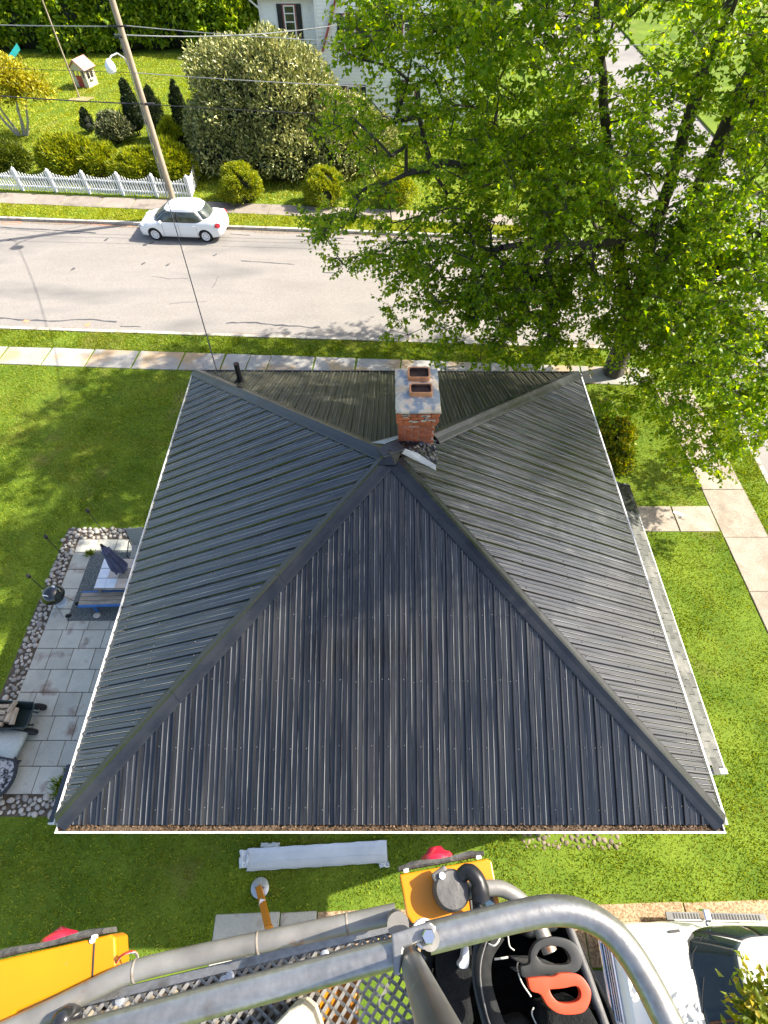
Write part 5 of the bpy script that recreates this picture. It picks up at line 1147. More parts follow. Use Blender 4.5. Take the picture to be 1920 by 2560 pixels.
for i in range(5):
    for j in range(3): inst('tile', tl3 if (i, j) == (2, 1) else (tl2 if (i, j) in ((1, 1), (2, 0), (2, 2), (3, 1)) else tl), tb, (-.576 + i * .288, -.32 + j * .32, .70))
for x in (-.66, .66):
    for y in (-.42, .42): MB().box(x - .035, x + .035, y - .035, y + .035, 0, .64).build('leg', 'grey_wood_mat', tb)
mat('parasol_mat', (0.075, 0.075, 0.15), (0.12, 0.12, 0.21), rough=0.85, scale=5, bump=0.3, bscale=30)
um = thing('closed_parasol', 'closed purple grey parasol standing in the tiled table', 'parasol', (-7.42, 7.42, .03)); MB().tube([(0, 0, 0), (0, 0, 2.22)], .022, 10).build('pole', 'dark_trim_mat', um, smooth=60)
B = MB(); nr = 32; prof = [(.98, .175), (1.05, .19), (1.3, .17), (1.6, .135), (1.85, .10), (1.95, .12), (1.98, .07), (2.1, .055), (2.15, .03)]
for z, r in prof:
    for j in range(nr): t = 2 * math.pi * j / nr; q = r * (1 + .22 * math.cos(8 * t + z * 1.5)); B.v.append(Vector((q * math.cos(t), q * math.sin(t), z + (.06 * math.cos(8 * t) if z < 1 else 0))))
for i in range(len(prof) - 1):
    for j in range(nr): B.f.append((i * nr + j, i * nr + (j + 1) % nr, (i + 1) * nr + (j + 1) % nr, (i + 1) * nr + j))
B.build('folded_canopy', 'parasol_mat', um, smooth=50); MB().lathe([(.03, 2.15), (.045, 2.18), (.03, 2.26), (0, 2.28)], seg=12).build('finial', 'dark_trim_mat', um, smooth=40)
bn = thing('patio_bench', 'weathered plank bench with blue painted edges beside the tiled table', 'bench', (-7.75, 6.78, .03), R(2))
for y in (-.13, 0, .13): MB().box(-.85, .85, y - .06, y + .06, .40, .435).build('seat_plank', 'grey_wood_mat', bn, bevel=.006)
for y in (-.215, .215): MB().box(-.85, .85, y - .022, y + .022, .34, .437).build('edge_board', 'blue_paint_mat', bn, bevel=.005)
for x in (-.5, .55):
    for s in (-1, 1): B = MB(); B.beam((x, s * .17, .38), (x + .05, s * .22, 0), .07, .05); B.build('leg', 'blue_paint_mat', bn)
def sling(label, loc, rz, m, name='sling_chair'):
    c = thing(name, label, 'chair', loc, rz, 'grey sling chairs'); B = MB()
    MB().box(-.24, .24, -.24, .24, .40, .42).build('seat', m, c, bevel=.01); B = MB(); B.beam((0, .22, .42), (0, .40, .98), .48, .02, (1, 0, 0)); 
    B = MB(); B.add([(-.24, .23, .42), (.24, .23, .42), (.24, .42, 1.0), (-.24, .42, 1.0), (-.24, .25, .42), (.24, .25, .42), (.24, .44, 1.0), (-.24, .44, 1.0)], [(3, 2, 1, 0), (4, 5, 6, 7), (0, 1, 5, 4), (1, 2, 6, 5), (2, 3, 7, 6), (3, 0, 4, 7)]); B.build('backrest', m, c, bevel=.008)
    for s in (-1, 1):
        B = MB(); B.tube([(s * .26, -.26, 0), (s * .26, -.24, .6), (s * .26, .25, .62)], .014, 7); B.build('arm_frame', 'dark_trim_mat', c); B = MB(); B.tube([(s * .26, .30, 0), (s * .26, .24, .42), (s * .26, .43, 1.0)], .014, 7); B.build('back_frame', 'dark_trim_mat', c)
    return c
mat('sling_mat', (0.30, 0.30, 0.27), (0.37, 0.37, 0.33), rough=0.8, scale=30)
sling('grey fabric chair at the far side of the tiled table', (-7.35, 8.35, .03), R(8), 'sling_mat')
so = MB(); so.lathe([(0, 0), (.08, .01), (.11, .06), (.07, .11), (0, .13)], seg=10)
o = so.build('white_stone', 'pebble_mat', smooth=60); o.location = (-8.18, 6.42, .034); o.scale = (1, .8, .9); tag(o, 'pale stone lying on the dark mat by the bench', 'stone')
# kettle grill
mat('enamel_mat', (0.008, 0.010, 0.010), (0.014, 0.017, 0.017), rough=0.08, coat=0.8); mat('bare_metal_mat', (0.42, 0.42, 0.41), (0.55, 0.55, 0.54), rough=0.35, metal=0.7)
gr = thing('kettle_grill', 'black round kettle grill on the stone edge of the patio', 'grill', (-9.14, 6.68, .02)); rr_ = .29
lid = MB().lathe([(rr_ + .012, .80), (rr_ + .012, .83), (rr_, .86), (rr_ * .9, .95), (rr_ * .66, 1.03), (rr_ * .33, 1.075), (0, 1.085)], seg=36).build('lid', 'enamel_mat', gr, smooth=50)
MB().lathe([(.0, .56), (rr_ * .45, .58), (rr_ * .8, .66), (rr_ * .97, .76), (rr_, .80)], seg=36).build('bowl', 'enamel_mat', gr, smooth=50)
MB().tube([(-.09, -.14, 1.035), (-.09, -.14, 1.09), (.03, -.16, 1.09), (.03, -.16, 1.035)], .014, 8).build('lid_handle', 'white_paint_mat', lid); MB().lathe([(.05, 0), (.05, .012), (0, .014)], (.06, .13, 1.04), 14).build('lid_vent', 'white_paint_mat', lid)
for a in (30, 150, 270): t = R(a); MB().tube([(.16 * math.cos(t), .16 * math.sin(t), .62), (.30 * math.cos(t), .30 * math.sin(t), .03)], .012, 7).build('leg', 'bare_metal_mat', gr)
MB().lathe([(.0, .30), (.10, .30), (.15, .33), (.155, .34), (.14, .335), (.09, .31), (0, .31)], seg=24).build('ash_catcher', 'bare_metal_mat', gr, smooth=50)
for p_ in ((.30, .10), (.16, -.28)): MB().lathe([(.03, -.02), (.075, -.02), (.08, 0), (.075, .02), (.03, .02)], seg=18, m=Matrix.Translation((p_[0], p_[1], .08)) @ Matrix.Rotation(R(90), 4, 'X') @ Matrix.Rotation(R(25), 4, 'Y')).build('wheel', 'dark_trim_mat', gr, smooth=40)
# torches
for lb, (x, y), h in (('thin black garden torch in the far stone edge of the patio', (-8.85, 9.27), 1.28), ('thin black garden torch at the far corner of the stone edge', (-9.80, 8.38), 1.22), ('thin black garden torch behind the kettle grill', (-9.97, 7.22), 1.0)):
    t = thing('garden_torch', lb, 'torch', (x, y, 0), 0, 'garden torches round the patio'); MB().tube([(0, 0, 0), (0, 0, h - .12)], .012, 8).build('pole', 'dark_trim_mat', t, smooth=60); MB().lathe([(.015, h - .14), (.045, h - .12), (.055, h - .02), (.02, h), (.012, h + .04), (0, h + .05)], seg=14).build('fuel_can', 'dark_trim_mat', t, smooth=40)
# wheelbarrow with firewood
mat('barrow_mat', (0.010, 0.022, 0.020), (0.02, 0.035, 0.032), rough=0.4); mat('log_mat', (0.24, 0.18, 0.12), (0.44, 0.37, 0.28), rough=0.9, scale=6, coord='obj', stretch=(.5, 6, 6), objvar=.2); mat('bark2_mat', (0.05, 0.04, 0.03), (0.12, 0.10, 0.08), rough=.95, scale=8)
wb = thing('wheelbarrow', 'dark green wheelbarrow holding firewood at the left edge of the patio', 'wheelbarrow', (-9.25, 3.55, .022)); B = MB()
o_ = [(-.62, -.36), (.50, -.30), (.56, -.22), (.56, .22), (.50, .30), (-.62, .36)]; i_ = [(-.35, -.24), (.36, -.20), (.40, -.15), (.40, .15), (.36, .20), (-.35, .24)]
B.v += [Vector((x, y, .56)) for x, y in o_] + [Vector((x, y, .26)) for x, y in i_]; n = 6
B.f += [(j, (j + 1) % n, n + (j + 1) % n, n + j) for j in range(n)] + [tuple(range(n, 2 * n))]; o = B.build('tray', 'barrow_mat', wb); sm = o.modifiers.new('t', 'SOLIDIFY'); sm.thickness = .018
MB().tube([Vector((x, y, .565)) for x, y in o_], .016, 8, closed=True).build('tray_rim', 'barrow_mat', wb, smooth=60)
for s in (-1, 1):
    MB().lathe([(.05, -.05), (.15, -.05), (.175, 0), (.15, .05), (.05, .05)], seg=22, m=Matrix.Translation((.46, s * .30, .175)) @ Matrix.Rotation(R(90), 4, 'X')).build('wheel', 'tyre_mat', wb, smooth=40)
    MB().tube([(.5, s * .15, .22), (-.3, s * .2, .3), (-1.1, s * .28, .6)], .018, 7).build('handle', 'dark_trim_mat', wb)
MB().tube([(.46, -.30, .175), (.46, .30, .175)], .012, 7).build('axle', 'bare_metal_mat', wb)
k = 0
for (x, y, z, rz, L_) in ((-.30, .22, .50, 3, .42), (-.34, .07, .53, -2, .5), (-.30, -.07, .52, 2, .45), (-.30, -.21, .50, -1, .42), (.0, .05, .52, 88, .42), (.12, -.02, .50, 94, .40), (.02, .2, .56, 70, .3), (-.2, .15, .40, 0, .45), (-.2, -.1, .40, 0, .45)):
    B = MB(); B.tube([(-L_ / 2, 0, 0), (L_ / 2, 0, 0)], .065, 5); o = B.build('firewood_log', 'log_mat', bevel=.006); o.location = Vector((-9.25, 3.55, .022)) + Vector((x, y, z)); o.rotation_euler = (rnd.uniform(0, 2), rnd.uniform(-.05, .05), R(rz))
    tag(o, ['split log lengthways in the wheelbarrow nearest the stone edge', 'second log from the stone edge in the wheelbarrow', 'third log from the stone edge in the wheelbarrow', 'log along the near side of the wheelbarrow', 'darker log lying crossways in the wheelbarrow', 'pale log crossways nearest the wheelbarrow wheels', 'short log on top at the stone side of the wheelbarrow', 'buried log under the wheelbarrow load, stone side', 'buried log under the wheelbarrow load, near side'][k], 'log', 'firewood in the wheelbarrow'); k += 1
# grey lounge seat and fire bowl at the left edge
lg = thing('lounge_seat', 'pale grey sling lounge seat below the wheelbarrow at the left edge', 'chair', (-9.25, 2.95, .022), R(-8)); mat('lounge_mat', (0.36, 0.39, 0.37), (0.43, 0.46, 0.44), rough=0.8, scale=25)
B = MB(); pr_ = [(-.6, .46), (-.2, .38), (.3, .40), (.42, .36), (.46, .28)]
for x, z in pr_: B.v += [Vector((x, -.3, z)), Vector((x, .3, z))]
B.f += [(2 * i, 2 * i + 2, 2 * i + 3, 2 * i + 1) for i in range(4)]; o = B.build('seat', 'lounge_mat', lg, smooth=60); sm = o.modifiers.new('t', 'SOLIDIFY'); sm.thickness = .02
for s in (-1, 1): MB().tube([(-.6, s * .32, .44), (.3, s * .32, .38), (.62, s * .32, .30)], .02, 7).build('side_rail', 'dark_trim_mat', lg); MB().tube([(.25, s * .32, .38), (.4, s * .34, 0)], .018, 7).build('leg', 'dark_trim_mat', lg); MB().tube([(-.45, s * .32, .42), (-.5, s * .34, 0)], .018, 7).build('leg', 'dark_trim_mat', lg)
mat('ash_mat', (0.02, 0.02, 0.022), (0.42, 0.42, 0.42), rough=0.95, scale=14, detail=7, p0=.42, p1=.58, bump=.6)
fp = thing('fire_bowl', 'round black fire bowl full of ash cut by the left edge', 'fire pit', (-9.27, 2.22, .022)); MB().lathe([(.22, .0), (.26, .02), (.56, .30), (.60, .30), (.60, .33), (.53, .33), (.50, .29)], seg=40).build('bowl', 'dark_trim_mat', fp, smooth=40); MB().lathe([(.505, .295), (.3, .30), (0, .31)], seg=40).build('ash', 'ash_mat', fp)
# tufts of weeds on the patio
def tuft(label, x, y, r, n, seed):
    r_ = np.random.RandomState(seed); P = np.c_[r_.normal(0, r * .35, n) + x, r_.normal(0, r * .35, n) + y, np.full(n, .02)]; D = r_.normal(size=(n, 3)) * .6 + np.array([0, 0, 1.0]); V, F = leaves(P, D, r_.normal(size=(n, 3)), r_.uniform(r * .6, r * 1.4, n), r_.uniform(.012, .03, n)); tag(np_obj('weed_tuft', V, F, 'grass_mat'), label, 'weeds')
tuft('bushy weed tuft at the near patio corner by the small black roof', -7.62, 2.0, .26, 260, 1); tuft('small weed tuft in a patio joint near the small black roof', -7.45, 2.5, .13, 80, 2); tuft('weed tuft at the corner of the dark mat', -9.05, 8.5, .15, 120, 3)
# green railing by the porch path
mat('green_metal_mat', (0.05, 0.09, 0.055), (0.08, 0.13, 0.085), rough=0.5)
gt_ = thing('stair_railing', 'green metal railing at the porch end of the path', 'railing', (7.35, 9.75, 0), R(84))
for x in (-.45, .45): MB().box(x - .025, x + .025, -.025, .025, 0, 1.05).build('post', 'green_metal_mat', gt_)
for z in (.25, .5, .75, 1.0): MB().box(-.425, .425, -.015, .015, z - .02, z + .02).build('bar', 'green_metal_mat', gt_)
o = MB().cbox((0, 0, .035), (.30, .10, .02)).build('paper_scrap', 'white_paint_mat'); o.location = (9.55, 10.0, 0); o.rotation_euler = (0, 0, R(-30)); tag(o, 'white scrap lying on the porch path under the leaves', 'scrap')
# aluminium gutter length lying on the grass
mat('bent_alu_mat', (0.52, 0.57, 0.62), (0.64, 0.68, 0.72), rough=0.45, scale=2, detail=7, bump=0.2, bscale=6)
gl = thing('gutter_length', 'long crumpled white gutter length lying on the shaded grass', 'gutter', (-1.5, .66, .02), R(3)); B = MB(); nx = 24; sec = [(-.21, .10), (-.20, .02), (-.05, .0), (-.045, .015), (.12, .015), (.19, .03), (.20, .11)]
for i in range(nx + 1):
    x = -1.53 + 3.1 * i / nx
    for y, z in sec: B.v.append(Vector((x, y * (1 + .02 * math.sin(i * 1.7)) + rnd.uniform(-.004, .004), z + .02 + rnd.uniform(-.004, .004))))
m_ = len(sec)
for i in range(nx):
    for j in range(m_ - 1): B.f.append((i * m_ + j, (i + 1) * m_ + j, (i + 1) * m_ + j + 1, i * m_ + j + 1))
o = B.build('trough', 'bent_alu_mat', gl, fix=False); sm = o.modifiers.new('t', 'SOLIDIFY'); sm.thickness = .006
for (x0, y0, w_, h_, nm) in ((-1.70, -.15, .20, .34, 'crushed_end'), (-1.25, .20, .42, .09, 'torn_flap'), (1.38, -.30, .22, .10, 'torn_flap')):
    B = MB(); q = 7
    for i in range(q):
        for j in range(q): B.v.append(Vector((x0 + w_ * i / (q - 1) + rnd.uniform(-.015, .015), y0 + h_ * j / (q - 1) + rnd.uniform(-.015, .015), .05 + rnd.uniform(0, .07))))
    for i in range(q - 1):
        for j in range(q - 1): k = i * q + j; B.f.append((k, k + q, k + q + 1, k + 1))
    o = B.build(nm, 'bent_alu_mat', gl, fix=False); sm = o.modifiers.new('t', 'SOLIDIFY'); sm.thickness = .005
# ------------------------------------------------------------------ the lift whose platform rail runs along the bottom of the picture
mat('gasket_mat', (0.035, 0.033, 0.032), (0.09, 0.085, 0.08), rough=0.8, scale=12, bump=.4)
mat('alu_mat', (0.26, 0.255, 0.245), (0.37, 0.365, 0.35), rough=0.33, metal=0.8, scale=3, detail=9, bump=0.06, bscale=40, stain=(0.20, 0.185, 0.16), sscale=11, sp=(0.56, 0.68), fine=.35, fscale=60)
mat('dirty_alu_mat', (0.17, 0.16, 0.145), (0.28, 0.265, 0.24), rough=0.42, metal=0.45, scale=9, detail=9, bump=0.05, bscale=50, stain=(0.22, 0.12, 0.08), sscale=14, sp=(0.64, 0.70))
mat('mesh_mat', (0.16, 0.15, 0.135), (0.28, 0.265, 0.24), rough=0.5, metal=0.5, scale=20)
mat('lift_yellow_mat', (0.50, 0.175, 0.001), (0.58, 0.21, 0.002), rough=0.35, scale=3, coat=0.2, stain=(0.35, 0.18, 0.02), sscale=22, sp=(0.70, 0.76))
mat('gasket_mat', (0.035, 0.033, 0.032), (0.09, 0.085, 0.08), rough=0.8, scale=12, bump=.4)
mat('worn_black_mat', (0.045, 0.042, 0.042), (0.11, 0.105, 0.10), rough=0.6, scale=10, bump=.3, bscale=30)
mat('lens_red_mat', (0.45, 0.01, 0.03), (0.55, 0.02, 0.05), rough=0.12, spec=.7)
mat('bag_mat', (0.005, 0.0055, 0.0055), (0.012, 0.0125, 0.0125), rough=0.9, spec=.2, scale=30, bump=.4, bscale=120); mat('strap_mat', (0.009, 0.0095, 0.0095), (0.018, 0.018, 0.018), rough=0.85, spec=.25, scale=60)
mat('piping_mat', (0.45, 0.44, 0.38), (0.6, 0.58, 0.5), rough=.6); mat('saw_orange_mat', (0.50, 0.040, 0.010), (0.60, 0.06, 0.018), rough=0.38, scale=4); mat('soft_grip_mat', (0.009, 0.01, 0.01), (0.018, 0.019, 0.019), rough=0.42)
mat('blade_mat', (0.5, 0.5, 0.5), (0.62, 0.62, 0.62), rough=.25, metal=.8); mat('blue_glass_mat', (0.03, 0.06, 0.10), (0.06, 0.10, 0.16), rough=.08, spec=.8); mat('clear_plastic_mat', (0.55, 0.54, 0.55), (0.75, 0.74, 0.75), rough=.2, scale=20)
mat('cream_box_mat', (0.55, 0.48, 0.34), (0.66, 0.60, 0.46), rough=.55)
mat('post_mat', (0.10, 0.10, 0.09), (0.20, 0.195, 0.175), rough=0.34, metal=0.5, scale=7, detail=9, stain=(0.34, 0.33, 0.3), sscale=16, sp=(.64, .7))
RZ, LOZ, FZ = 12.80, 12.26, 12.02
lift = thing('boom_lift', 'platform of a boom lift with aluminium tube rails and yellow light boxes at the bottom', 'lift', (0, -7.0, 0))
def lb(B, nm, m, par=lift, **k): return B.build(nm, m, par, world_=True, **k)
U = lambda x, y, z=RZ: unproj(x, y, z)
def bez(pts, n=10):
    out = []; P = [Vector(p) for p in pts]; P = [2 * P[0] - P[1]] + P + [2 * P[-1] - P[-2]]
    for i in range(1, len(P) - 2):
        for k in range(n):
            t = k / n; a, b_, c, d = P[i - 1], P[i], P[i + 1], P[i + 2]; out.append(.5 * ((2 * b_) + (c - a) * t + (2 * a - 5 * b_ + 4 * c - d) * t * t + (3 * b_ - a - 3 * c + d) * t ** 3))
    return out + [P[-2]]
TR = .0265
lb(MB().tube([U(-60, 2662), U(150, 2606), U(560, 2495), U(985, 2383)], TR, 24), 'top_rail', 'alu_mat', smooth=60)
lb(MB().tube(bez([U(1070, 2345), U(1180, 2318), U(1290, 2291), U(1380, 2276), U(1455, 2286), U(1520, 2322), U(1572, 2380), U(1618, 2455), U(1672, 2560), U(1740, 2690)]), TR * 1.06, 24), 'curved_rail', 'alu_mat', smooth=60)
lb(MB().tube(bez([U(-120, 2640, LOZ), U(110, 2535, LOZ), U(240, 2470, LOZ), U(335, 2428, LOZ), U(480, 2392, LOZ), U(700, 2345, LOZ), U(990, 2284, LOZ)], 8), TR * .98, 22), 'lower_rail', 'dirty_alu_mat', smooth=60)
lb(MB().tube(bez([U(1150, 2228, LOZ), U(1215, 2220, LOZ), U(1262, 2225, LOZ), U(1310, 2258, LOZ), U(1345, 2310, LOZ), U(1375, 2380, LOZ)], 8), TR * .8, 18), 'lower_rail', 'dirty_alu_mat', smooth=60)
pp = Vector((.057, -.118, 0)); lb(MB().tube([pp + Vector((0, 0, FZ)), pp + Vector((.0, 0, 13.80))], TR * .86, 24), 'corner_post', 'post_mat', smooth=60)
q0 = U(990, 2300, 12.3); lb(MB().tube([q0, q0 + Vector((0, 0, .28))], TR, 18), 'short_post', 'dirty_alu_mat', smooth=60)
# welds
mat('rust_mat', (0.11, 0.075, 0.05), (0.24, 0.215, 0.185), rough=.8, scale=30)
for x, y in ((338, 2427), (645, 2357), (868, 2310)):
    a_, b_ = U(x - 3.5, y + .8, LOZ), U(x + 3.5, y - .7, LOZ); lb(MB().tube([a_, a_.lerp(b_, .25), a_.lerp(b_, .5), a_.lerp(b_, .75), b_], [TR * .98, TR * 1.05, TR * 1.06, TR * 1.04, TR * .98], 20), 'weld_bead', 'rust_mat', smooth=60)
# hinge bracket round the post
br = lb(MB().prism([(p.x, p.y) for p in (U(978, 2335, 12.84), U(1075, 2303, 12.84), U(1092, 2318, 12.84), U(1085, 2342, 12.84), U(1010, 2372, 12.84), U(1000, 2440, 12.84), U(985, 2440, 12.84))], 12.826, 12.84), 'hinge_bracket', 'alu_mat', bevel=.004)
c = U(1070, 2340, 12.84); lb(MB().tube([c + Vector((.004, -.006, -.20)), c + Vector((.004, -.006, -.004))], .019, 18), 'hinge_pin', 'dirty_alu_mat', br, smooth=60); lb(MB().lathe([(.014, 0), (.014, .014), (.012, .018), (0, .018)], c + Vector((0, 0, .002)), 6), 'bolt', 'chrome_mat', br)
lb(MB().lathe([(.027, -.012), (.029, 0), (.027, .012)], c + Vector((.004, -.006, -.20)), 18), 'pin_collar', 'white_paint_mat', br, smooth=40)
# flat kick bar and expanded metal floor
a0, a1 = U(150, 2516, 12.16), U(984, 2316, 12.16); lb(MB().beam(a0, a1, .018, .006), 'toe_board', 'alu_mat', bevel=.001); lb(MB().beam(a0 + Vector((0, -.010, -.03)), a1 + Vector((0, -.010, -.03)), .004, .06), 'toe_board', 'alu_mat')
d = (a1 - a0).normalized(); d.z = 0; s_ = Vector((d.y, -d.x, 0)); O_ = Vector((a0.x, a0.y, FZ)) - d * .35 + s_ * .012; B = MB(); LW, SW = .036, .0185; nxs, nys = 40, 30; tw = .0052
for j in range(nys):
    for i in range(nxs * 2):
        p = O_ + d * (i * LW / 2) + s_ * ((j + (.46 if (i + j) % 2 else -.46) * 1.0) * SW); q = O_ + d * ((i + 1) * LW / 2) + s_ * ((j + (-.46 if (i + j) % 2 else .46)) * SW); e_ = (q - p).normalized(); w_ = Vector((-e_.y, e_.x, 0)) * tw
        k = len(B.v); up = Vector((0, 0, .0035)); B.v += [p - w_ - up, q - w_ - up, q + w_ + up, p + w_ + up, p - w_ * .4 - up * 2.2, q - w_ * .4 - up * 2.2]; B.f += [(k, k + 1, k + 2, k + 3), (k + 4, k + 5, k + 1, k)]
tag(lb(B, 'expanded_metal_floor', 'mesh_mat', fix=False), kind='stuff')
pan = MB(); pan.add([O_ - Vector((0, 0, .055)), O_ + d * 1.05 - Vector((0, 0, .055)), O_ + d * 1.05 + s_ * .34 - Vector((0, 0, .055)), O_ + s_ * .52 - Vector((0, 0, .055))], [(0, 1, 2, 3)]); mat('pan_mat', (0.05, 0.04, 0.03), (0.34, 0.29, 0.22), rough=.95, scale=26, detail=6, p0=.42, p1=.6); lb(pan, 'floor_pan', 'pan_mat', fix=False)
for off in (.0, .24, .50): p = O_ + s_ * off - Vector((0, 0, .03)); lb(MB().beam(p, p + d * 1.38, .03, .045), 'floor_beam', 'dirty_alu_mat')
for x, y in ((812, 2388), (575, 2440), (300, 2500), (560, 2452)): lb(MB().lathe([(.014, -.004), (.014, .004), (.009, .006), (.009, .014), (0, .015)], U(x, y, FZ + .004), 12), 'floor_bolt', 'steel_mat', smooth=30)
# yellow light boxes
def light_box(pts, zt, th, name='light_box'):
    o = lb(MB().prism([(p.x, p.y) for p in pts], zt - th, zt), name, 'lift_yellow_mat', bevel=.006); return o
zt = 12.23; Mp = [U(999, 2186, zt), U(1216, 2147, zt), U(1229, 2152, zt), U(1250, 2262, zt), U(1246, 2270, zt), U(1070, 2308, zt), U(1030, 2309, zt), U(1018, 2290, zt)]; mb = light_box(list(reversed(Mp)), zt, .10)
e0, e1 = U(998, 2182, zt), U(1210, 2143, zt); dd = (e1 - e0).normalized(); nn = Vector((-dd.y, dd.x, 0))
def gasket(e0, e1, par):
    dd = (e1 - e0).normalized(); nn = Vector((-dd.y, dd.x, 0)); L_ = (e1 - e0).length; B = MB(); n = 14; m = 6
    for i in range(n + 1):
        t = i / n; base = e0.lerp(e1, t) + nn * .004; w = .012 + .003 * math.sin(t * 9) + (.004 if .1 < t < .9 else 0); hh = .004 + .004 * math.sin(t * 7 + 1)
        for (a, z) in ((0, -.09), (0, .008 + hh * .5), (w * .4, .012 + hh), (w, .006 + hh * .5), (w, -.08)): B.v.append(base + nn * a + Vector((0, 0, z)))
    for i in range(n):
        for j in range(5): B.f.append((i * 5 + j, i * 5 + (j + 1) % 5, (i + 1) * 5 + (j + 1) % 5, (i + 1) * 5 + j))
    B.f += [tuple(range(5)), tuple(n * 5 + j for j in range(5))]; lb(B, 'gasket', 'gasket_mat', par, smooth=50)
    for t in (.08, .93): lb(MB().cbox(e0.lerp(e1, t) + nn * .002 + Vector((0, 0, .012)), (.016, .010, .01), math.atan2(dd.y, dd.x)), 'clip', 'white_paint_mat', par, bevel=.002)
    return dd, nn
dd, nn = gasket(e0, e1, mb); lc = e0.lerp(e1, .48) + nn * .022 + Vector((0, 0, -.078))
lm = Matrix.Translation(lc) @ Matrix(((dd.x, 0, nn.x, 0), (dd.y, 0, nn.y, 0), (0, -1, 0, 0), (0, 0, 0, 1))).to_4x4()
lb(MB().lathe([(.052, -.01), (.052, .004), (.046, .012), (.030, .018), (.02, .031), (0, .032)], seg=32, m=lm), 'red_lens', 'lens_red_mat', mb, smooth=60)
cc = U(1125, 2225, zt); cap = lb(MB().lathe([(.052, 0), (.054, .004), (.052, .06), (.046, .072), (.02, .075), (0, .075)], cc, 28), 'rubber_cap', 'worn_black_mat', mb, smooth=40)
lb(MB().cbox(cc + Vector((-.028, .03, .05)), (.05, .045, .03), R(30)), 'cap_clip', 'worn_black_mat', cap, bevel=.006); lb(MB().lathe([(.009, 0), (.009, .008), (0, .01)], cc + Vector((-.028, .034, .068)), 12), 'cap_screw', 'white_paint_mat', cap, smooth=40)
lb(MB().tube(bez([cc + Vector((.03, .035, .07)), cc + Vector((.05, .045, .085)), cc + Vector((.075, .02, .09)), cc + Vector((.08, -.02, .075))], 5), [.02] * 6 + [.022] * 6 + [.026] * 4, 12, cap=False), 'cable_boot', 'black_plastic_mat', mb, smooth=60)
B = MB(); n = 12
for i in range(n + 1):
    for j in range(3): t = i / n; B.v.append(cc + Vector((.062 + .03 * j * .5 + rnd.uniform(-.003, .003), .01 - .105 * t, .07 - .02 * t + .01 * math.sin(j * 2 + i))))
for i in range(n):
    for j in range(2): k = i * 3 + j; B.f.append((k, k + 3, k + 4, k + 1))
o = lb(B, 'black_tape', 'tarp_mat', mb, fix=False); sm = o.modifiers.new('t', 'SOLIDIFY'); sm.thickness = .006
lb(MB().prism([(p.x, p.y) for p in reversed((U(1172, 2228, zt), U(1196, 2214, zt), U(1225, 2226, zt), U(1240, 2262, zt), U(1236, 2272, zt), U(1180, 2284, zt)))], zt - .01, zt + .004), 'dark_recess', 'worn_black_mat', mb)
lb(MB().prism([(p.x, p.y) for p in reversed((U(1184, 2234, zt), U(1200, 2230, zt), U(1232, 2258, zt), U(1232, 2272, zt), U(1188, 2284, zt)))], zt + .004, zt + .012), 'blue_glass', 'blue_glass_mat', mb, bevel=.002)
zl = 12.20; Lp = [U(-180, 2440, zl), U(0, 2400, zl), U(275, 2336, zl), U(288, 2342, zl), U(291, 2418, zl), U(40, 2530, zl), U(22, 2552, zl), U(-180, 2640, zl)]; l_box = light_box(list(reversed(Lp)), zl, .10)
dd, nn = gasket(U(-40, 2408, zl), U(262, 2338, zl), l_box); lc = U(110, 2366, zl) + nn * .012 + Vector((0, 0, -.09))
lm = Matrix.Translation(lc) @ Matrix(((dd.x, 0, nn.x, 0), (dd.y, 0, nn.y, 0), (0, -1, 0, 0), (0, 0, 0, 1))).to_4x4(); lb(MB().lathe([(.052, -.01), (.052, .004), (.046, .012), (.030, .018), (0, .032)], seg=32, m=lm), 'red_lens', 'lens_red_mat', l_box, smooth=60)
p, q = U(236, 2358, zl + .002), U(231, 2450, zl + .002); lb(MB().beam(p, q, .003, .003), 'panel_joint', 'deck_mat', l_box); lb(MB().lathe([(.008, 0), (.008, .005), (0, .007)], U(232, 2350, zl), 10), 'box_screw', 'white_paint_mat', l_box)
for k, m in ((0, 'saw_orange_mat'), (6, 'white_paint_mat'), (11, 'gasket_mat')): lb(MB().tube(bez([U(286, 2418, 12.18), U(300 + k * .4, 2392 - k * .3, 12.22), U(325 + k * .6, 2379 + k * .2, 12.24), U(340, 2382 + k * .3, 12.24), U(346, 2400, 12.22)], 5), .003, 6), 'lamp_wire', m, l_box, smooth=60)
c = U(170, 2545, LOZ + .03); lb(MB().lathe([(.018, -.04), (.026, -.03), (.03, .0), (.024, .04), (.01, .05)], c, 14), 'rubber_boot', 'tarp_mat', smooth=50)
# boom and outrigger below the platform
lb(MB().beam((-.15, -.75, 11.9), (0, -7.0, 1.6), .22, .26), 'boom', 'lift_yellow_mat', bevel=.02); lb(MB().beam((-.15, -.15, 11.88), (-.15, -.9, 11.88), .14, .12), 'platform_bracket', 'lift_yellow_mat', bevel=.01); lb(MB().box(-1.0, 1.0, -8.5, -5.6, .5, 1.6), 'chassis', 'lift_yellow_mat', bevel=.05)
fp_ = Vector((-2.69, .07, 0)); og = lb(MB().beam(fp_ + Vector((0, 0, .13)), unproj(672, 2322, .75), .13, .13), 'outrigger_leg', 'lift_yellow_mat', bevel=.012)
lg1 = unproj(672, 2322, .75); lb(MB().beam(lg1 + Vector((0, .05, -.01)), (-.9, -5.7, 1.2), .14, .14), 'outrigger_arm', 'lift_yellow_mat', bevel=.012); mid_ = (fp_ + Vector((0, 0, .13))).lerp(lg1, .38)
lb(MB().cbox(mid_ + Vector((0, .0, .069)), (.11, .12, .012), R(-8)), 'sticker', 'white_paint_mat', og)
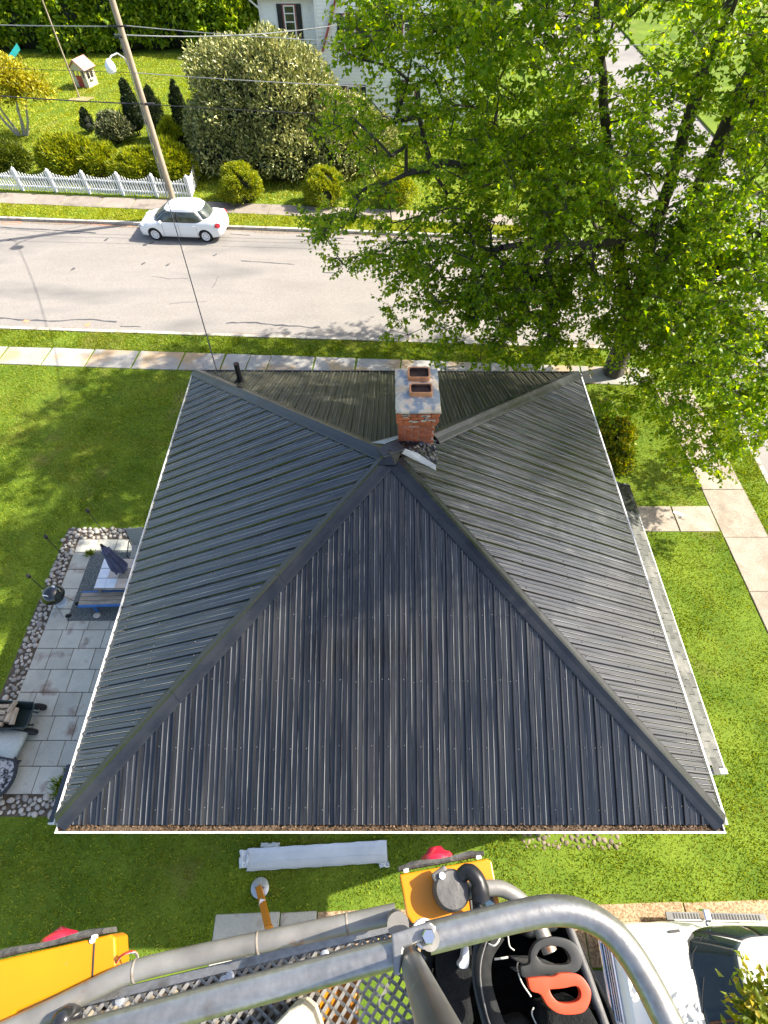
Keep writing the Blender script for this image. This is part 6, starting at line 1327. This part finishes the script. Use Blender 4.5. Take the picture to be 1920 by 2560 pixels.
pad = lb(MB().lathe([(.19, 0.02), (.195, .035), (.17, .05), (.06, .065), (.05, .12), (0, .12)], fp_, 28), 'foot_pad', 'steel_mat', smooth=40)
for k in range(8): t = k * math.pi / 4; lb(MB().beam(fp_ + Vector((.05 * math.cos(t), .05 * math.sin(t), .066)), fp_ + Vector((.17 * math.cos(t), .17 * math.sin(t), .054)), .01, .02), 'pad_rib', 'steel_mat', pad)
for s in (-1, 1): lb(MB().cbox(fp_ + Vector((s * .06, 0, .1)), (.05, .03, .06)), 'pad_ear', 'dark_trim_mat', pad)
# cream box on the platform floor
cb = MB().prism([(p.x, p.y) for p in reversed((U(720, 2528, 12.2), U(752, 2512, 12.2), U(778, 2535, 12.2), U(800, 2600, 12.2), U(640, 2640, 12.2), U(660, 2590, 12.2)))], FZ + .006, 12.2); tag(cb.build('storage_box', 'cream_box_mat', bevel=.012), 'cream plastic box on the metal mesh platform floor', 'box')

# ------------------------------------------------------------------ tool bag and saws hung inside the curved rail
BT = 12.10; bag = thing('tool_bag', 'open black tool bag hanging inside the curved rail', 'bag', tuple(U(1290, 2440, 11.75)))
def bb_(B, nm, m, par=bag, **k): return B.build(nm, m, par, world_=True, **k)
out_ = [(1085, 2330), (1240, 2290), (1385, 2262), (1440, 2330), (1480, 2420), (1530, 2520), (1570, 2640), (1100, 2660), (1060, 2450)]
B = MB(); n = len(out_); top = [U(x, y, BT) for x, y in out_]; bot = [Vector((p.x, p.y, 11.72)) for p in top]; cen = sum(top, Vector()) / n; inn = [p.lerp(cen, .06) for p in top]; ib = [Vector((p.x, p.y, 11.74)) for p in inn]
B.v += bot + top + inn + ib
for a in range(3):
    for j in range(n): B.f.append((a * n + j, a * n + (j + 1) % n, (a + 1) * n + (j + 1) % n, (a + 1) * n + j))
B.f += [tuple(range(n)), tuple(range(3 * n, 4 * n))]; bb_(B, 'bag_body', 'bag_mat', bevel=.008)
def strap(pts, w, z=BT + .02, m='strap_mat', nm='strap', r=None):
    if r: bb_(MB().tube(bez([U(x, y, zz) for x, y, zz in pts], 6), r, 7), nm, m, smooth=60); return
    P = bez([U(x, y, zz) for x, y, zz in pts], 6); B = MB()
    for i, p in enumerate(P):
        t = (P[min(i + 1, len(P) - 1)] - P[max(i - 1, 0)]); t.z = 0; t.normalize(); s = Vector((-t.y, t.x, 0)) * w / 2; B.v += [p + s, p - s]
        if i: k = 2 * i; B.f.append((k - 2, k - 1, k + 1, k))
    o = bb_(B, nm, m, fix=False, smooth=180); sm = o.modifiers.new('t', 'SOLIDIFY'); sm.thickness = .005
strap([(1245, 2330, 12.3), (1212, 2385, 12.32), (1208, 2450, 12.32), (1225, 2520, 12.3), (1255, 2600, 12.28)], .045)
strap([(1195, 2345, 12.28), (1190, 2440, 12.3), (1210, 2540, 12.28), (1235, 2620, 12.25)], .02, m='soft_grip_mat')
strap([(1222, 2335, 12.325), (1203, 2400, 12.345), (1202, 2460, 12.345), (1218, 2540, 12.325), (1240, 2600, 12.30)], 0, m='worn_black_mat', nm='strap_edge', r=.0025)
strap([(1270, 2340, 12.14), (1274, 2365, 12.14), (1286, 2376, 12.14)], 0, m='piping_mat', nm='piping', r=.002); strap([(1296, 2403, 12.15), (1293, 2420, 12.15), (1304, 2455, 12.15), (1328, 2492, 12.15)], 0, m='piping_mat', nm='piping', r=.0022); strap([(1334, 2518, 12.14), (1330, 2535, 12.14), (1342, 2562, 12.14)], 0, m='piping_mat', nm='piping', r=.0022)
strap([(1236, 2398, 12.12), (1252, 2396, 12.12), (1270, 2393, 12.12)], 0, m='piping_mat', nm='zip', r=.003)
strap([(1222, 2360, 12.33), (1235, 2364, 12.34), (1245, 2355, 12.34), (1250, 2343, 12.33)], 0, m='piping_mat', nm='piping', r=.0022)
for (pts, z0, z1, nm, m) in (([(1090, 2360), (1180, 2345), (1185, 2440), (1175, 2480), (1190, 2570), (1100, 2600)], 12.0, 12.16, 'pouch', 'bag_mat'), ([(1300, 2310), (1385, 2290), (1405, 2325), (1320, 2350)], 12.0, 12.13, 'pouch', 'soft_grip_mat'), ([(1360, 2530), (1470, 2505), (1520, 2600), (1380, 2640)], 12.0, 12.22, 'pouch', 'bag_mat'), ([(1255, 2560), (1320, 2540), (1350, 2600), (1270, 2640)], 12.0, 12.12, 'pouch', 'strap_mat')):
    bb_(MB().prism([(p.x, p.y) for p in reversed([U(x, y, z1) for x, y in pts])], z0, z1), nm, m, bevel=.02, seg=4)
bb_(MB().tube([U(1405, 2270, 12.2), U(1470, 2440, 12.2), U(1540, 2640, 12.2)], .012, 10), 'bag_rod', 'worn_black_mat', smooth=60)
bb_(MB().prism([(p.x, p.y) for p in reversed([U(x, y, 12.2) for x, y in ((1476, 2492), (1492, 2490), (1500, 2510), (1494, 2530), (1484, 2524))])], 12.12, 12.2), 'buckle', 'soft_grip_mat', bevel=.006)
wp = bb_(MB().prism([(p.x, p.y) for p in reversed([U(x, y, 12.22) for x, y in ((1160, 2365), (1172, 2362), (1174, 2412), (1166, 2424), (1148, 2422), (1146, 2408), (1155, 2400))])], 12.15, 12.22), 'clear_packet', 'clear_plastic_mat', bevel=.006)
def saw(name, label, outer, hole, z, th, m, bl):
    t = thing(name, label, 'saw', tuple(U(*outer[0], z) - Vector((0, 0, .15)))); bm = bmesh.new(); ed = []
    for loop in (outer, hole):
        mx_, my_ = sum(p[0] for p in loop) / len(loop), sum(p[1] for p in loop) / len(loop); kk = 1.05 if loop is outer else .96
        P = [U(mx_ + (x - mx_) * kk, my_ + (y - my_) * kk, z) for x, y in loop]; P = bez(P + [P[0]], 4)[:-1]; vv = [bm.verts.new(TM[t].inverted() @ p) for p in P]; ed += [bm.edges.new((vv[i], vv[(i + 1) % len(vv)])) for i in range(len(vv))]
    bmesh.ops.triangle_fill(bm, edges=ed, use_beauty=True); me = bpy.data.meshes.new('handle'); bm.to_mesh(me); bm.free(); me.materials.append(MAT[m]); o = bpy.data.objects.new('handle', me); col.objects.link(o); o.parent = t
    sm = o.modifiers.new('t', 'SOLIDIFY'); sm.thickness = th; sm.offset = 0; bv = o.modifiers.new('b', 'BEVEL'); bv.width = th * .42; bv.segments = 4; bv.limit_method = 'ANGLE'; bv.angle_limit = R(50); me.shade_smooth()
    bl_ = U(*bl[0], z); MB().box(bl_.x + .004, bl_.x + .09, bl_.y - .002, bl_.y + .001, z - .34, z - .008).build('blade', 'blade_mat', t, world_=True)
z4 = lambda L: [(1140 + x * .2532, 2280 + y * .2532) for x, y in L]
saw('hand_saw', 'hand saw with black rubber handle lying in the tool bag', z4([(640, 530), (725, 500), (735, 400), (790, 305), (900, 255), (1040, 262), (1150, 320), (1215, 450), (1195, 550), (1120, 595), (940, 600), (760, 625), (660, 625)]), z4([(775, 430), (830, 350), (950, 328), (1060, 355), (1118, 440), (1105, 505), (980, 520), (840, 500)]), 12.36, .028, 'soft_grip_mat', z4([(740, 560)]))
saw('hand_saw', 'hand saw with bright orange red handle lying in the tool bag', z4([(712, 655), (850, 642), (950, 640), (1030, 607), (1185, 618), (1268, 700), (1306, 800), (1270, 930), (1195, 985), (1020, 988), (905, 915), (835, 805), (745, 770)]), z4([(903, 755), (1050, 742), (1185, 722), (1228, 800), (1200, 868), (1100, 898), (1000, 885), (935, 825)]), 12.44, .026, 'saw_orange_mat', z4([(780, 700)]))
